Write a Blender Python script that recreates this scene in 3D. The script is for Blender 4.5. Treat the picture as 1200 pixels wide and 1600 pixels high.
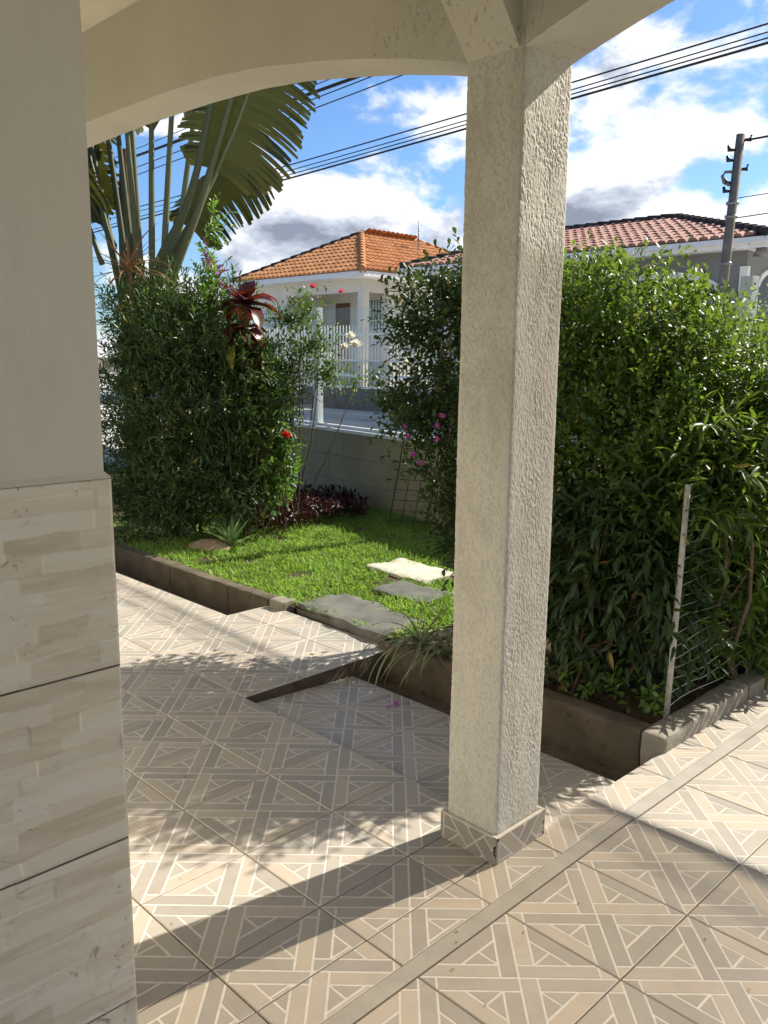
import bpy, math, random
import numpy as np
from mathutils import Matrix, Vector

# ------------------------------------------------------------------ clear
for o in list(bpy.data.objects):
    bpy.data.objects.remove(o, do_unlink=True)
scene = bpy.context.scene
COL = scene.collection
random.seed(7)
RNG = np.random.default_rng(11)

# ------------------------------------------------------------------ camera
# world axes: +X along the arcade front (towards the driveway), +Y from the house to the street
cam_d = bpy.data.cameras.new('camera')
cam = bpy.data.objects.new('camera', cam_d)
COL.objects.link(cam)
cam_d.sensor_fit = 'VERTICAL'
cam_d.sensor_height = 36.0
cam_d.lens = 1321.5 / 1600.0 * 36.0
cam_d.clip_start = 0.05
cam_d.clip_end = 3000.0
YAW, PITCH, ROLL = 2.3614, 0.1827, 0.0100
_f = Vector((math.cos(YAW), math.sin(YAW), 0))
_r = Vector((math.sin(YAW), -math.cos(YAW), 0))
_u = Vector((0, 0, 1))
f2 = _f * math.cos(PITCH) - _u * math.sin(PITCH)
u2 = _u * math.cos(PITCH) + _f * math.sin(PITCH)
r3 = _r * math.cos(ROLL) + u2 * math.sin(ROLL)
u3 = -_r * math.sin(ROLL) + u2 * math.cos(ROLL)
m = Matrix(((r3.x, u3.x, -f2.x, 1.832), (r3.y, u3.y, -f2.y, -1.947), (r3.z, u3.z, -f2.z, 1.707), (0, 0, 0, 1)))
cam.matrix_world = m
scene.camera = cam

# ------------------------------------------------------------------ light
SUN_EL = math.radians(39)
SUN_AZ = math.atan2(0.19, 0.98)           # measured from +Y towards +X
SUN_DIR = Vector((math.sin(SUN_AZ) * math.cos(SUN_EL), math.cos(SUN_AZ) * math.cos(SUN_EL), math.sin(SUN_EL)))
sun_d = bpy.data.lights.new('sun', 'SUN')
sun_d.energy = 3.75
sun_d.angle = math.radians(0.53)
sun_d.color = (1.0, 0.93, 0.82)
sun = bpy.data.objects.new('sun', sun_d)
COL.objects.link(sun)
sun.rotation_euler = SUN_DIR.to_track_quat('Z', 'Y').to_euler()
scene.view_settings.view_transform = 'Standard'
scene.view_settings.look = 'None'
scene.view_settings.exposure = 1.4
scene.view_settings.gamma = 1.0
scene.view_settings.use_curve_mapping = False


class NT:
    """small helper round a node tree"""
    def __init__(self, tree):
        self.t = tree
        self.n = tree.nodes
        self.n.clear()

    def new(self, kind, **kw):
        nd = self.n.new(kind)
        for k, v in kw.items():
            setattr(nd, k, v)
        return nd

    def link(self, a, b):
        self.t.links.new(a, b)

    def val(self, sock, v):
        if hasattr(v, 'links') or hasattr(v, 'is_linked'):
            self.t.links.new(v, sock)
        else:
            sock.default_value = v

    def math(self, op, a, b=None, c=None, clamp=False):
        nd = self.new('ShaderNodeMath', operation=op, use_clamp=clamp)
        for i, v in enumerate((a, b, c)):
            if v is not None:
                self.val(nd.inputs[i], v)
        return nd.outputs[0]

    def vmath(self, op, a, b=None):
        nd = self.new('ShaderNodeVectorMath', operation=op)
        for i, v in enumerate((a, b)):
            if v is not None:
                self.val(nd.inputs[i], v)
        return nd.outputs[0]

    def noise(self, vec, scale, detail=4, rough=0.55, dist=0.0):
        nd = self.new('ShaderNodeTexNoise')
        nd.inputs['Scale'].default_value = scale
        nd.inputs['Detail'].default_value = detail
        nd.inputs['Roughness'].default_value = rough
        nd.inputs['Distortion'].default_value = dist
        if vec is not None:
            self.link(vec, nd.inputs['Vector'])
        return nd.outputs['Fac']

    def ramp(self, fac, stops, interp='LINEAR'):
        nd = self.new('ShaderNodeValToRGB')
        cr = nd.color_ramp
        cr.interpolation = interp
        while len(cr.elements) > 1:
            cr.elements.remove(cr.elements[-1])
        for i, (p, c) in enumerate(stops):
            e = cr.elements[0] if i == 0 else cr.elements.new(p)
            e.position = p
            e.color = (c[0], c[1], c[2], 1) if not isinstance(c, (int, float)) else (c, c, c, 1)
        self.val(nd.inputs[0], fac)
        return nd.outputs[0]

    def mix(self, fac, a, b, blend='MIX'):
        nd = self.new('ShaderNodeMix', data_type='RGBA', blend_type=blend)
        self.val(nd.inputs[0], fac)
        self.val(nd.inputs[6], a if not isinstance(a, tuple) else (a[0], a[1], a[2], 1))
        self.val(nd.inputs[7], b if not isinstance(b, tuple) else (b[0], b[1], b[2], 1))
        return nd.outputs[2]

    def sep(self, v):
        nd = self.new('ShaderNodeSeparateXYZ')
        self.link(v, nd.inputs[0])
        return nd.outputs

    def comb(self, x, y, z):
        nd = self.new('ShaderNodeCombineXYZ')
        for i, v in enumerate((x, y, z)):
            self.val(nd.inputs[i], v)
        return nd.outputs[0]

    def bump(self, h, strength, dist):
        nd = self.new('ShaderNodeBump')
        nd.inputs['Strength'].default_value = strength
        nd.inputs['Distance'].default_value = dist
        self.link(h, nd.inputs['Height'])
        return nd.outputs[0]


# ------------------------------------------------------------------ sky
world = bpy.data.worlds.new('World')
scene.world = world
world.use_nodes = True
w = NT(world.node_tree)
sky = w.new('ShaderNodeTexSky', sky_type='NISHITA')
sky.sun_disc = False
sky.sun_elevation = SUN_EL
sky.sun_rotation = SUN_AZ
sky.air_density = 1.0
sky.dust_density = 0.6
sky.ozone_density = 2.2
tc = w.new('ShaderNodeTexCoord')
d = tc.outputs['Generated']
sx, sy, sz = w.sep(d)
zc = w.math('MAXIMUM', sz, 0.0)
vec = w.vmath('ADD', w.vmath('MULTIPLY', d, (1.0, 1.0, 1.9)), (5.2, 2.1, 0.3))
big = w.noise(vec, 2.6, 2, 0.5)
puff = w.noise(vec, 6.5, 10, 0.56, 0.2)
cover = w.math('ADD', w.math('MULTIPLY', big, 0.5), w.math('MULTIPLY', puff, 0.5))
# cloud banks pile up towards the horizon
hor = w.math('SUBTRACT', 1.0, w.math('MULTIPLY', zc, 5.2), clamp=True)
cover = w.math('ADD', cover, w.math('MULTIPLY', hor, 0.26))
# a weather front covers the +X +Y half of the sky
side = w.math('ADD', w.math('MULTIPLY', sx, 0.702), w.math('MULTIPLY', sy, 0.712))
cover = w.math('ADD', cover, w.math('MULTIPLY', side, 0.20))
dens = w.new('ShaderNodeMapRange', interpolation_type='SMOOTHSTEP')
dens.inputs['From Min'].default_value = 0.565
dens.inputs['From Max'].default_value = 0.625
w.link(cover, dens.inputs['Value'])
# cloud body: undersides and thick cores go blue grey, crests stay white
lit = w.noise(w.vmath('ADD', vec, (0.012, 0.02, 0.07)), 6.5, 10, 0.56, 0.2)
grad = w.math('SUBTRACT', lit, puff)
thick = w.math('SUBTRACT', cover, 0.64)
sh = w.math('ADD', w.math('MULTIPLY', thick, 2.8), w.math('MULTIPLY', grad, 4.2))
shade = w.ramp(w.math('ADD', sh, 0.30, clamp=True), [(0.0, (1.0, 1.0, 1.0)), (0.30, (0.90, 0.92, 0.96)), (0.55, (0.56, 0.61, 0.71)), (0.88, (0.27, 0.31, 0.40))])
bg1 = w.new('ShaderNodeBackground')
w.link(w.mix(1.0, sky.outputs[0], (0.66, 0.88, 1.15), 'MULTIPLY'), bg1.inputs['Color'])
bg1.inputs['Strength'].default_value = 0.054
bg2 = w.new('ShaderNodeBackground')
w.link(shade, bg2.inputs['Color'])
bg2.inputs['Strength'].default_value = 0.45
ms = w.new('ShaderNodeMixShader')
w.link(dens.outputs[0], ms.inputs[0])
w.link(bg1.outputs[0], ms.inputs[1])
w.link(bg2.outputs[0], ms.inputs[2])
wo = w.new('ShaderNodeOutputWorld')
w.link(ms.outputs[0], wo.inputs['Surface'])


# ------------------------------------------------------------------ materials
MATS = {}


def material(name, fn):
    if name in MATS:
        return MATS[name]
    mt = bpy.data.materials.new(name)
    mt.use_nodes = True
    t = NT(mt.node_tree)
    out = t.new('ShaderNodeOutputMaterial')
    sh = fn(t)
    t.link(sh, out.inputs['Surface'])
    MATS[name] = mt
    return mt


def pbsdf(t, color, rough=0.6, spec=0.5, normal=None, metal=0.0, coat=0.0):
    b = t.new('ShaderNodeBsdfPrincipled')
    t.val(b.inputs['Base Color'], color if not isinstance(color, tuple) else (color[0], color[1], color[2], 1))
    t.val(b.inputs['Roughness'], rough)
    b.inputs['Specular IOR Level'].default_value = spec
    b.inputs['Metallic'].default_value = metal
    b.inputs['Coat Weight'].default_value = coat
    if normal is not None:
        t.link(normal, b.inputs['Normal'])
    return b.outputs[0]


def obj_co(t):
    return t.new('ShaderNodeTexCoord').outputs['Object']


def geo_pos(t):
    return t.new('ShaderNodeNewGeometry').outputs['Position']


def attr(t, name):
    a = t.new('ShaderNodeAttribute')
    a.attribute_name = name
    return a.outputs['Fac']


def mat_rough(name, c1, c2, scale=8, rough=0.8, spec=0.3, bump=0.3, bscale=60, bdist=0.004, detail=6, spots=None, stretch=None):
    def fn(t):
        p = geo_pos(t)
        if stretch:
            p = t.vmath('MULTIPLY', p, stretch)
        n = t.noise(p, scale, detail, 0.6)
        c = t.ramp(n, [(0.3, c1), (0.7, c2)])
        if spots:
            s = t.noise(p, spots[0], 5, 0.7)
            c = t.mix(t.ramp(s, [(spots[1], 0.0), (spots[1] + 0.08, 1.0)]), c, spots[2])
        nb = t.noise(geo_pos(t), bscale, 6, 0.65)
        return pbsdf(t, c, rough, spec, t.bump(nb, bump, bdist))
    return material(name, fn)


def mat_leaf(name, cdark, clight, gloss=0.35, spec=0.55, trans=0.32, tcol=None, old=None):
    """leaf blade: tint attribute per leaf, light passing through"""
    def fn(t):
        a = attr(t, 'tint')
        p = geo_pos(t)
        n = t.noise(p, 35, 3, 0.5)
        f = t.math('ADD', t.math('MULTIPLY', a, 0.8), t.math('MULTIPLY', n, 0.25), clamp=True)
        stops = [(0.1, cdark), (0.9, clight)]
        c = t.ramp(f, stops)
        if old:
            c = t.mix(t.ramp(a, [(0.955, 0.0), (0.965, 1.0)]), c, old)
        b = pbsdf(t, c, gloss, spec)
        tr = t.new('ShaderNodeBsdfTranslucent')
        tc_ = tcol or (clight[0] * 1.5 + 0.01, clight[1] * 1.6 + 0.02, clight[2] * 0.7)
        t.link(t.mix(0.35, tc_, c), tr.inputs['Color'])
        mx = t.new('ShaderNodeMixShader')
        mx.inputs[0].default_value = trans
        t.link(b, mx.inputs[1])
        t.link(tr.outputs[0], mx.inputs[2])
        return mx.outputs[0]
    return material(name, fn)


def plain(name, c, rough=0.6, spec=0.4, metal=0.0, var=0.12, scale=5.0):
    def fn(t):
        n = t.noise(geo_pos(t), scale, 5, 0.65)
        lo = tuple(max(0, v * (1 - var)) for v in c)
        hi = tuple(min(1, v * (1 + var)) for v in c)
        return pbsdf(t, t.ramp(n, [(0.3, lo), (0.7, hi)]), rough, spec, None, metal)
    return material(name, fn)


# ------------------------------------------------------------------ mesh helpers
def link(o, parent=None):
    COL.objects.link(o)
    if parent is not None:
        o.parent = parent
    return o


def tag(o, label=None, cat=None, group=None, kind=None):
    if label:
        o['label'] = label
    if cat:
        o['category'] = cat
    if group:
        o['group'] = group
    if kind:
        o['kind'] = kind
    return o


def empty(name, loc, label=None, cat=None, group=None, kind=None):
    o = bpy.data.objects.new(name, None)
    o.empty_display_size = 0.1
    o.location = loc
    link(o)
    return tag(o, label, cat, group, kind)


class MB:
    def __init__(self):
        self.v, self.f, self.t, self.mi = [], [], [], []

    def poly(self, pts, tint=0.5, mi=0):
        b = len(self.v)
        self.v += [tuple(p) for p in pts]
        self.f.append(tuple(range(b, b + len(pts))))
        self.t.append(tint)
        self.mi.append(mi)

    def box(self, x0, x1, y0, y1, z0, z1, tint=0.5, mi=0, skip=''):
        b = len(self.v)
        self.v += [(x0, y0, z0), (x1, y0, z0), (x1, y1, z0), (x0, y1, z0), (x0, y0, z1), (x1, y0, z1), (x1, y1, z1), (x0, y1, z1)]
        fs = dict(b=(0, 3, 2, 1), t=(4, 5, 6, 7), s=(0, 1, 5, 4), e=(1, 2, 6, 5), n=(2, 3, 7, 6), w=(3, 0, 4, 7))
        for k, q in fs.items():
            if k not in skip:
                self.f.append(tuple(b + i for i in q))
                self.t.append(tint)
                self.mi.append(mi)
        return self

    def bbox(self, x0, x1, y0, y1, z0, z1, c=0.01, tint=0.5):
        """box with chamfered top and vertical edges"""
        def ring(i, z):
            a, bb, cc, dd = x0 + i, x1 - i, y0 + i, y1 - i
            k = c * 0.7
            return [(a + k, cc, z), (bb - k, cc, z), (bb, cc + k, z), (bb, dd - k, z), (bb - k, dd, z), (a + k, dd, z), (a, dd - k, z), (a, cc + k, z)]
        r0, r1, r2 = ring(0, z0), ring(0, z1 - c), ring(c, z1)
        b = len(self.v)
        self.v += r0 + r1 + r2
        for lv in (0, 8):
            for i in range(8):
                j = (i + 1) % 8
                self.f.append((b + lv + i, b + lv + j, b + lv + 8 + j, b + lv + 8 + i))
                self.t.append(tint)
                self.mi.append(0)
        self.f.append(tuple(b + 16 + i for i in range(8)))
        self.f.append(tuple(b + 7 - i for i in range(8)))
        self.t += [tint, tint]
        self.mi += [0, 0]
        return self

    def tube(self, pts, rad, sides=6, tint=0.5, cap=True):
        pts = [Vector(p) for p in pts]
        n = len(pts)
        if isinstance(rad, (int, float)):
            rad = [rad] * n
        b = len(self.v)
        up = Vector((0.13, 0.21, 1)).normalized()
        for i, p in enumerate(pts):
            d_ = (pts[min(i + 1, n - 1)] - pts[max(i - 1, 0)])
            if d_.length < 1e-9:
                d_ = Vector((0, 0, 1))
            d_.normalize()
            a = d_.cross(up)
            if a.length < 0.05:
                a = d_.cross(Vector((1, 0, 0)))
            a.normalize()
            c = d_.cross(a)
            for k in range(sides):
                an = 2 * math.pi * k / sides
                q = p + (a * math.cos(an) + c * math.sin(an)) * rad[i]
                self.v.append(tuple(q))
        for i in range(n - 1):
            for k in range(sides):
                k2 = (k + 1) % sides
                self.f.append((b + i * sides + k, b + i * sides + k2, b + (i + 1) * sides + k2, b + (i + 1) * sides + k))
                self.t.append(tint)
                self.mi.append(0)
        if cap:
            self.f.append(tuple(b + k for k in reversed(range(sides))))
            self.f.append(tuple(b + (n - 1) * sides + k for k in range(sides)))
            self.t += [tint, tint]
            self.mi += [0, 0]
        return self

    def mesh(self, name, mats, smooth=False):
        me = bpy.data.meshes.new(name)
        me.from_pydata(self.v, [], self.f)
        for mt in (mats if isinstance(mats, (list, tuple)) else [mats]):
            me.materials.append(mt)
        a = me.attributes.new('tint', 'FLOAT', 'FACE')
        a.data.foreach_set('value', np.array(self.t, dtype=np.float32))
        me.polygons.foreach_set('material_index', np.array(self.mi, dtype=np.int32))
        if smooth:
            me.polygons.foreach_set('use_smooth', np.ones(len(self.f), dtype=bool))
        me.update()
        return me

    def build(self, name, mats, parent=None, smooth=False):
        o = bpy.data.objects.new(name, self.mesh(name, mats, smooth))
        return link(o, parent)


def local(o, pts):
    """world points -> local to an unrotated empty"""
    return [Vector(p) - o.location for p in pts]


def grid_mesh(name, P, mat, parent=None, smooth=True, tint=None, flip=False):
    """P: (n,m,3) array"""
    n, m_, _ = P.shape
    idx = np.arange(n * m_).reshape(n, m_)
    q = np.stack([idx[:-1, :-1], idx[1:, :-1], idx[1:, 1:], idx[:-1, 1:]], -1).reshape(-1, 4)
    if flip:
        q = q[:, ::-1]
    me = np_mesh(name, P.reshape(-1, 3), q, mat, smooth, tint.reshape(-1) if tint is not None else None)
    o = bpy.data.objects.new(name, me)
    return link(o, parent)


def np_mesh(name, V, F, mat, smooth=True, tint=None):
    me = bpy.data.meshes.new(name)
    V = np.asarray(V, np.float32)
    F = np.asarray(F, np.int32)
    k = F.shape[1]
    me.vertices.add(len(V))
    me.vertices.foreach_set('co', V.ravel())
    me.loops.add(F.size)
    me.loops.foreach_set('vertex_index', F.ravel())
    me.polygons.add(len(F))
    me.polygons.foreach_set('loop_start', np.arange(0, F.size, k, dtype=np.int32))
    me.polygons.foreach_set('loop_total', np.full(len(F), k, dtype=np.int32))
    if smooth:
        me.polygons.foreach_set('use_smooth', np.ones(len(F), dtype=bool))
    me.materials.append(mat)
    if tint is not None:
        a = me.attributes.new('tint', 'FLOAT', 'POINT')
        a.data.foreach_set('value', np.asarray(tint, np.float32))
    me.update(calc_edges=True)
    return me


def vnoise(x, y, seed=0):
    """smooth value noise on arrays"""
    r = np.random.default_rng(seed)
    tab = r.random((257, 257)).astype(np.float32)
    xi = np.floor(x).astype(int)
    yi = np.floor(y).astype(int)
    fx, fy = x - xi, y - yi
    fx = fx * fx * (3 - 2 * fx)
    fy = fy * fy * (3 - 2 * fy)
    a = tab[xi % 256, yi % 256]
    b = tab[(xi + 1) % 256, yi % 256]
    c = tab[xi % 256, (yi + 1) % 256]
    d_ = tab[(xi + 1) % 256, (yi + 1) % 256]
    return (a * (1 - fx) + b * fx) * (1 - fy) + (c * (1 - fx) + d_ * fx) * fy


# leaf templates: (along, across, up) with faces
def leaf_template(kind):
    if kind == 'small':       # folded pointed oval, 4 triangles
        v = [(0, 0, 0), (0.42, 0.5, 0.10), (0.5, 0, 0), (0.42, -0.5, 0.10), (1, 0, -0.05)]
        f = [(0, 2, 1), (0, 3, 2), (2, 4, 1), (3, 4, 2)]
    elif kind == 'oval':      # obovate, 6 triangles
        v = [(0, 0, 0), (0.35, 0.36, 0.06), (0.72, 0.5, 0.08), (1, 0, -0.04), (0.72, -0.5, 0.08), (0.35, -0.36, 0.06), (0.55, 0, -0.02)]
        f = [(0, 6, 1), (1, 6, 2), (2, 6, 3), (3, 6, 4), (4, 6, 5), (5, 6, 0)]
    else:                     # lance: long with drooping tip
        v = [(0, 0, 0), (0.28, 0.45, 0.05), (0.3, 0, -0.02), (0.28, -0.45, 0.05), (0.66, 0.38, 0.0), (0.68, 0, -0.06), (0.66, -0.38, 0.0), (1, 0, -0.20)]
        f = [(0, 2, 1), (0, 3, 2), (1, 2, 4), (2, 5, 4), (3, 6, 2), (2, 6, 5), (4, 5, 7), (5, 6, 7)]
    return np.array(v, np.float32), np.array(f, np.int32)


def norm(a):
    return a / np.maximum(np.linalg.norm(a, axis=-1, keepdims=True), 1e-9)


def leaves(name, pos, axis, nrm, L, Wd, tint, mat, parent, kind='small'):
    tv, tf = leaf_template(kind)
    axis = norm(axis)
    side = norm(np.cross(nrm, axis))
    nn = np.cross(axis, side)
    L = np.asarray(L)[:, None, None]
    Wd = np.asarray(Wd)[:, None, None]
    V = pos[:, None, :] + axis[:, None, :] * tv[None, :, 0:1] * L + side[:, None, :] * tv[None, :, 1:2] * Wd + nn[:, None, :] * tv[None, :, 2:3] * L
    n = len(pos)
    F = (tf[None] + (np.arange(n) * len(tv))[:, None, None]).reshape(-1, 3)
    T = np.repeat(np.asarray(tint, np.float32), len(tv))
    me = np_mesh(name, V.reshape(-1, 3), F, mat, True, T)
    o = bpy.data.objects.new(name, me)
    o['kind'] = 'stuff'
    return link(o, parent)


def rand_dir(n, rng):
    v = rng.normal(size=(n, 3))
    return norm(v)


def shrub(name, base, blobs, ntwig, per, L, W, mat, label, cat, kind='small', stems=7, stem_mat=None, seed=1, twig=0.22,
          up=0.45, droop=0.0, zmin=0.05, tint=(0.15, 0.85), group=None, inner=0.45, spread=1.1, stem_r=0.014, lowdark=0.0):
    """blobs: (x,y,z,rx,ry,rz,weight). A shrub = stems + foliage set on twigs through the crown volume"""
    rng = np.random.default_rng(seed)
    root = empty(name, base, label, cat, group)
    b0 = np.array(base)
    B = np.array([b[:6] for b in blobs], float)
    wts = np.array([(b[6] if len(b) > 6 else 1.0) * (b[3] * b[4] * b[5]) ** 0.72 for b in blobs])
    wts /= wts.sum()
    ch = rng.choice(len(B), ntwig, p=wts)
    dirs = rand_dir(ntwig, rng)
    rad = inner + (1 - inner) * rng.random(ntwig) ** 0.6
    c = B[ch, :3]
    r = B[ch, 3:6]
    # lumpy outline
    lump = 0.86 + 0.30 * vnoise(dirs[:, 0] * 2.3 + ch * 7.1 + 40, dirs[:, 2] * 2.3 + dirs[:, 1] * 1.7 + 40, seed)
    tp = c + dirs * r * (rad * lump)[:, None]
    out = norm(dirs / np.maximum(r, 0.05) * r.mean() + np.array([0, 0, up]) + rng.normal(size=(ntwig, 3)) * 0.35)
    tl = twig * (0.6 + 0.8 * rng.random(ntwig))
    k = np.tile(np.arange(per), ntwig)
    ti = np.repeat(np.arange(ntwig), per)
    s = (k + rng.random(len(k)) * 0.6) / per
    pos = tp[ti] + out[ti] * (tl[ti] * (s - 0.5))[:, None]
    pos[:, 2] -= droop * (s ** 2) * tl[ti]
    # leaves spiral round their twig
    a = norm(np.cross(out, np.array([0.2, 0.1, 1.0])))
    bb = np.cross(out, a)
    an = k * 2.4 + rng.random(ntwig)[ti] * 6.28 + rng.normal(size=len(k)) * 0.3
    sd = a[ti] * np.cos(an)[:, None] + bb[ti] * np.sin(an)[:, None]
    ax = norm(out[ti] * (0.35 + 0.6 * s)[:, None] + sd * spread * (1.1 - 0.6 * s)[:, None] + np.array([0, 0, -droop * 0.9]) + rng.normal(size=(len(k), 3)) * 0.18)
    nr = norm(np.array([0, 0, 1.0]) + out[ti] * 0.5 + rng.normal(size=(len(k), 3)) * 0.35)
    sc = 0.6 + 0.6 * rng.random(len(k))
    tn = tint[0] + (tint[1] - tint[0]) * np.clip(0.5 * rng.random(ntwig)[ti] + 0.5 * rng.random(len(k)), 0, 1)
    tn = np.clip(tn, 0, .92)
    tn[rng.random(len(k)) < 0.012] = 1.0
    ok = pos[:, 2] > zmin
    leaves('foliage', (pos - b0)[ok], ax[ok], nr[ok], (L * sc)[ok], (W * sc)[ok], tn[ok], mat, root, kind)
    # stems and branches
    mb = MB()
    for i in range(stems):
        j = rng.choice(len(B), p=wts)
        st = Vector(((rng.random() - 0.5) * 0.35, (rng.random() - 0.5) * 0.35, -0.02))
        en = Vector(B[j, :3] - b0) + Vector(rng.normal(size=3) * B[j, 3:6] * 0.3)
        md = st.lerp(en, 0.5) + Vector(rng.normal(size=3) * 0.06)
        md.z = max(md.z, 0.1)
        mb.tube([st, st.lerp(md, .5) + Vector(rng.normal(size=3) * 0.02), md, md.lerp(en, .5) + Vector(rng.normal(size=3) * 0.03), en],
                [stem_r, stem_r * .9, stem_r * .75, stem_r * .55, stem_r * .3], 6)
        for q in range(5):
            jj = rng.integers(ntwig)
            e2 = Vector(tp[jj] - b0)
            if (e2 - md).length < 0.9:
                mb.tube([md.lerp(en, rng.random() * .8), md.lerp(e2, 0.6) + Vector(rng.normal(size=3) * 0.02), e2], [stem_r * .45, stem_r * .3, stem_r * .15], 5)
    mb.build('stems', stem_mat or M_bark, root, True)
    return root


M_bark = mat_rough('bark_brown', (0.10, 0.065, 0.04), (0.20, 0.14, 0.09), 25, 0.85, 0.2, 0.6, 90, 0.006)


# ------------------------------------------------------------------ architectural materials
def _plaster(t):
    p = geo_pos(t)
    n = t.noise(p, 1.7, 5, 0.6)
    c = t.ramp(n, [(0.3, (0.74, 0.70, 0.575)), (0.7, (0.79, 0.75, 0.62))])
    st2 = t.noise(t.vmath('MULTIPLY', p, (2.5, 2.5, 0.8)), 1.0, 7, 0.7)
    c = t.mix(t.ramp(st2, [(0.52, 0.0), (0.72, 0.35)]), c, (0.56, 0.52, 0.42))
    fine = t.noise(p, 95, 6, 0.7)
    # rougher trowelled coat round the pillar head
    x, y, z = t.sep(p)
    near = t.math('MULTIPLY', t.math('GREATER_THAN', x, -0.42), t.math('GREATER_THAN', y, 0.0))
    st = t.noise(t.vmath('MULTIPLY', p, (70, 70, 30)), 1.0, 4, 0.6)
    h = t.math('ADD', t.math('MULTIPLY', fine, 0.5), t.math('MULTIPLY', t.math('MULTIPLY', st, near), 1.6))
    pit = t.math('MULTIPLY', t.ramp(st, [(0.30, 1.0), (0.38, 0.0)]), t.math('MULTIPLY', near, 0.55))
    c = t.mix(pit, c, (0.30, 0.27, 0.21))
    return pbsdf(t, c, 0.75, 0.25, t.bump(h, 0.5, 0.003))


M_plaster = material('cream_wall_paint', _plaster)


def _beam(t):  # same cream as the walls; dimmer beam light is put into the colour
    p = geo_pos(t)
    c = t.ramp(t.noise(p, 1.7, 6, 0.65), [(0.3, (0.55, 0.525, 0.445)), (0.7, (0.63, 0.60, 0.515))])
    x, y, z = t.sep(p)
    # rough trowelled coat where the beams meet the pillar
    near = t.math('MULTIPLY', t.ramp(x, [(0.0, 0.0), (0.01, 1.0)]), 1.0)
    edge = t.math('ADD', x, t.math('MULTIPLY', t.noise(p, 9, 4, 0.6), 0.14))
    near = t.math('MULTIPLY', t.math('GREATER_THAN', edge, -0.34), t.math('LESS_THAN', x, 0.30))
    st = t.noise(t.vmath('MULTIPLY', p, (60, 60, 26)), 1.0, 5, 0.65)
    pit = t.math('MULTIPLY', t.ramp(st, [(0.36, 1.0), (0.43, 0.0)]), t.math('MULTIPLY', near, 0.6))
    c = t.mix(pit, c, (0.27, 0.245, 0.19))
    stain = t.noise(t.vmath('MULTIPLY', p, (6, 6, 2)), 1.0, 7, 0.7)
    c = t.mix(t.ramp(stain, [(0.56, 0.0), (0.74, 0.4)]), c, (0.42, 0.39, 0.31))
    h = t.math('ADD', t.math('MULTIPLY', t.noise(p, 100, 6, 0.7), 0.5), t.math('MULTIPLY', t.math('MULTIPLY', st, near), 1.8))
    return pbsdf(t, c, 0.75, 0.25, t.bump(h, 0.5, 0.003))


M_beam = material('dimmed_cream_beam_paint', _beam)


def _grafiato(t):
    p = geo_pos(t)
    a = attr(t, 'tint')
    n = t.noise(t.vmath('MULTIPLY', p, (3, 3, 1.2)), 1.5, 6, 0.65)
    c = t.ramp(n, [(0.3, (0.60, 0.575, 0.495)), (0.7, (0.69, 0.665, 0.58))])
    dirt = t.ramp(a, [(0.05, 1.0), (0.42, 0.0)])
    c = t.mix(t.math('MULTIPLY', dirt, 0.36), c, (0.33, 0.30, 0.24))
    bl_ = t.noise(t.vmath('MULTIPLY', p, (9, 9, 4)), 1.0, 7, 0.7)
    c = t.mix(t.ramp(bl_, [(0.48, 0.0), (0.66, 0.55)]), c, (0.44, 0.415, 0.35))
    x, y, z = t.sep(p)
    low = t.math('MULTIPLY', t.noise(p, 9, 5, 0.7), t.math('SUBTRACT', 1.0, t.math('MULTIPLY', z, 1.4), clamp=True))
    c = t.mix(t.math('MULTIPLY', low, 0.45), c, (0.47, 0.50, 0.44))
    fine = t.noise(p, 260, 3, 0.6)
    return pbsdf(t, c, 0.7, 0.3, t.bump(fine, 0.35, 0.0015))


M_grafiato = material('textured_render', _grafiato)


def _tile_plank(t):
    a = attr(t, 'tint')
    p = geo_pos(t)
    oi = t.new('ShaderNodeObjectInfo').outputs['Random']
    n = t.noise(p, 14, 6, 0.65)
    f = t.math('ADD', a, t.math('MULTIPLY', t.math('SUBTRACT', n, 0.5), 0.5), clamp=True)
    c = t.ramp(f, [(0.0, (0.28, 0.255, 0.22)), (0.45, (0.36, 0.325, 0.275)), (0.8, (0.425, 0.37, 0.30)), (1.0, (0.455, 0.385, 0.30))])
    c = t.mix(t.math('MULTIPLY', oi, 0.28), c, (0.33, 0.30, 0.255))
    sp = t.noise(p, 170, 3, 0.7)
    c = t.mix(t.ramp(sp, [(0.66, 0.0), (0.74, 0.45)]), c, (0.20, 0.165, 0.13))
    dust = t.noise(p, 2.3, 5, 0.6)
    c = t.mix(t.ramp(t.noise(p, 5.5, 7, 0.72), [(0.50, 0.0), (0.72, 0.40)]), c, (0.27, 0.235, 0.19))
    r = t.ramp(dust, [(0.3, 0.34), (0.7, 0.52)])
    return pbsdf(t, c, r, 0.42, t.bump(t.noise(p, 320, 3, 0.6), 0.2, 0.0006))


M_plank = material('tile_print_plank', _tile_plank)


def _tile_line(t):
    p = geo_pos(t)
    n = t.noise(p, 30, 5, 0.65)
    c = t.ramp(n, [(0.3, (0.52, 0.485, 0.42)), (0.7, (0.64, 0.605, 0.54))])
    return pbsdf(t, c, 0.34, 0.45)


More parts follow.
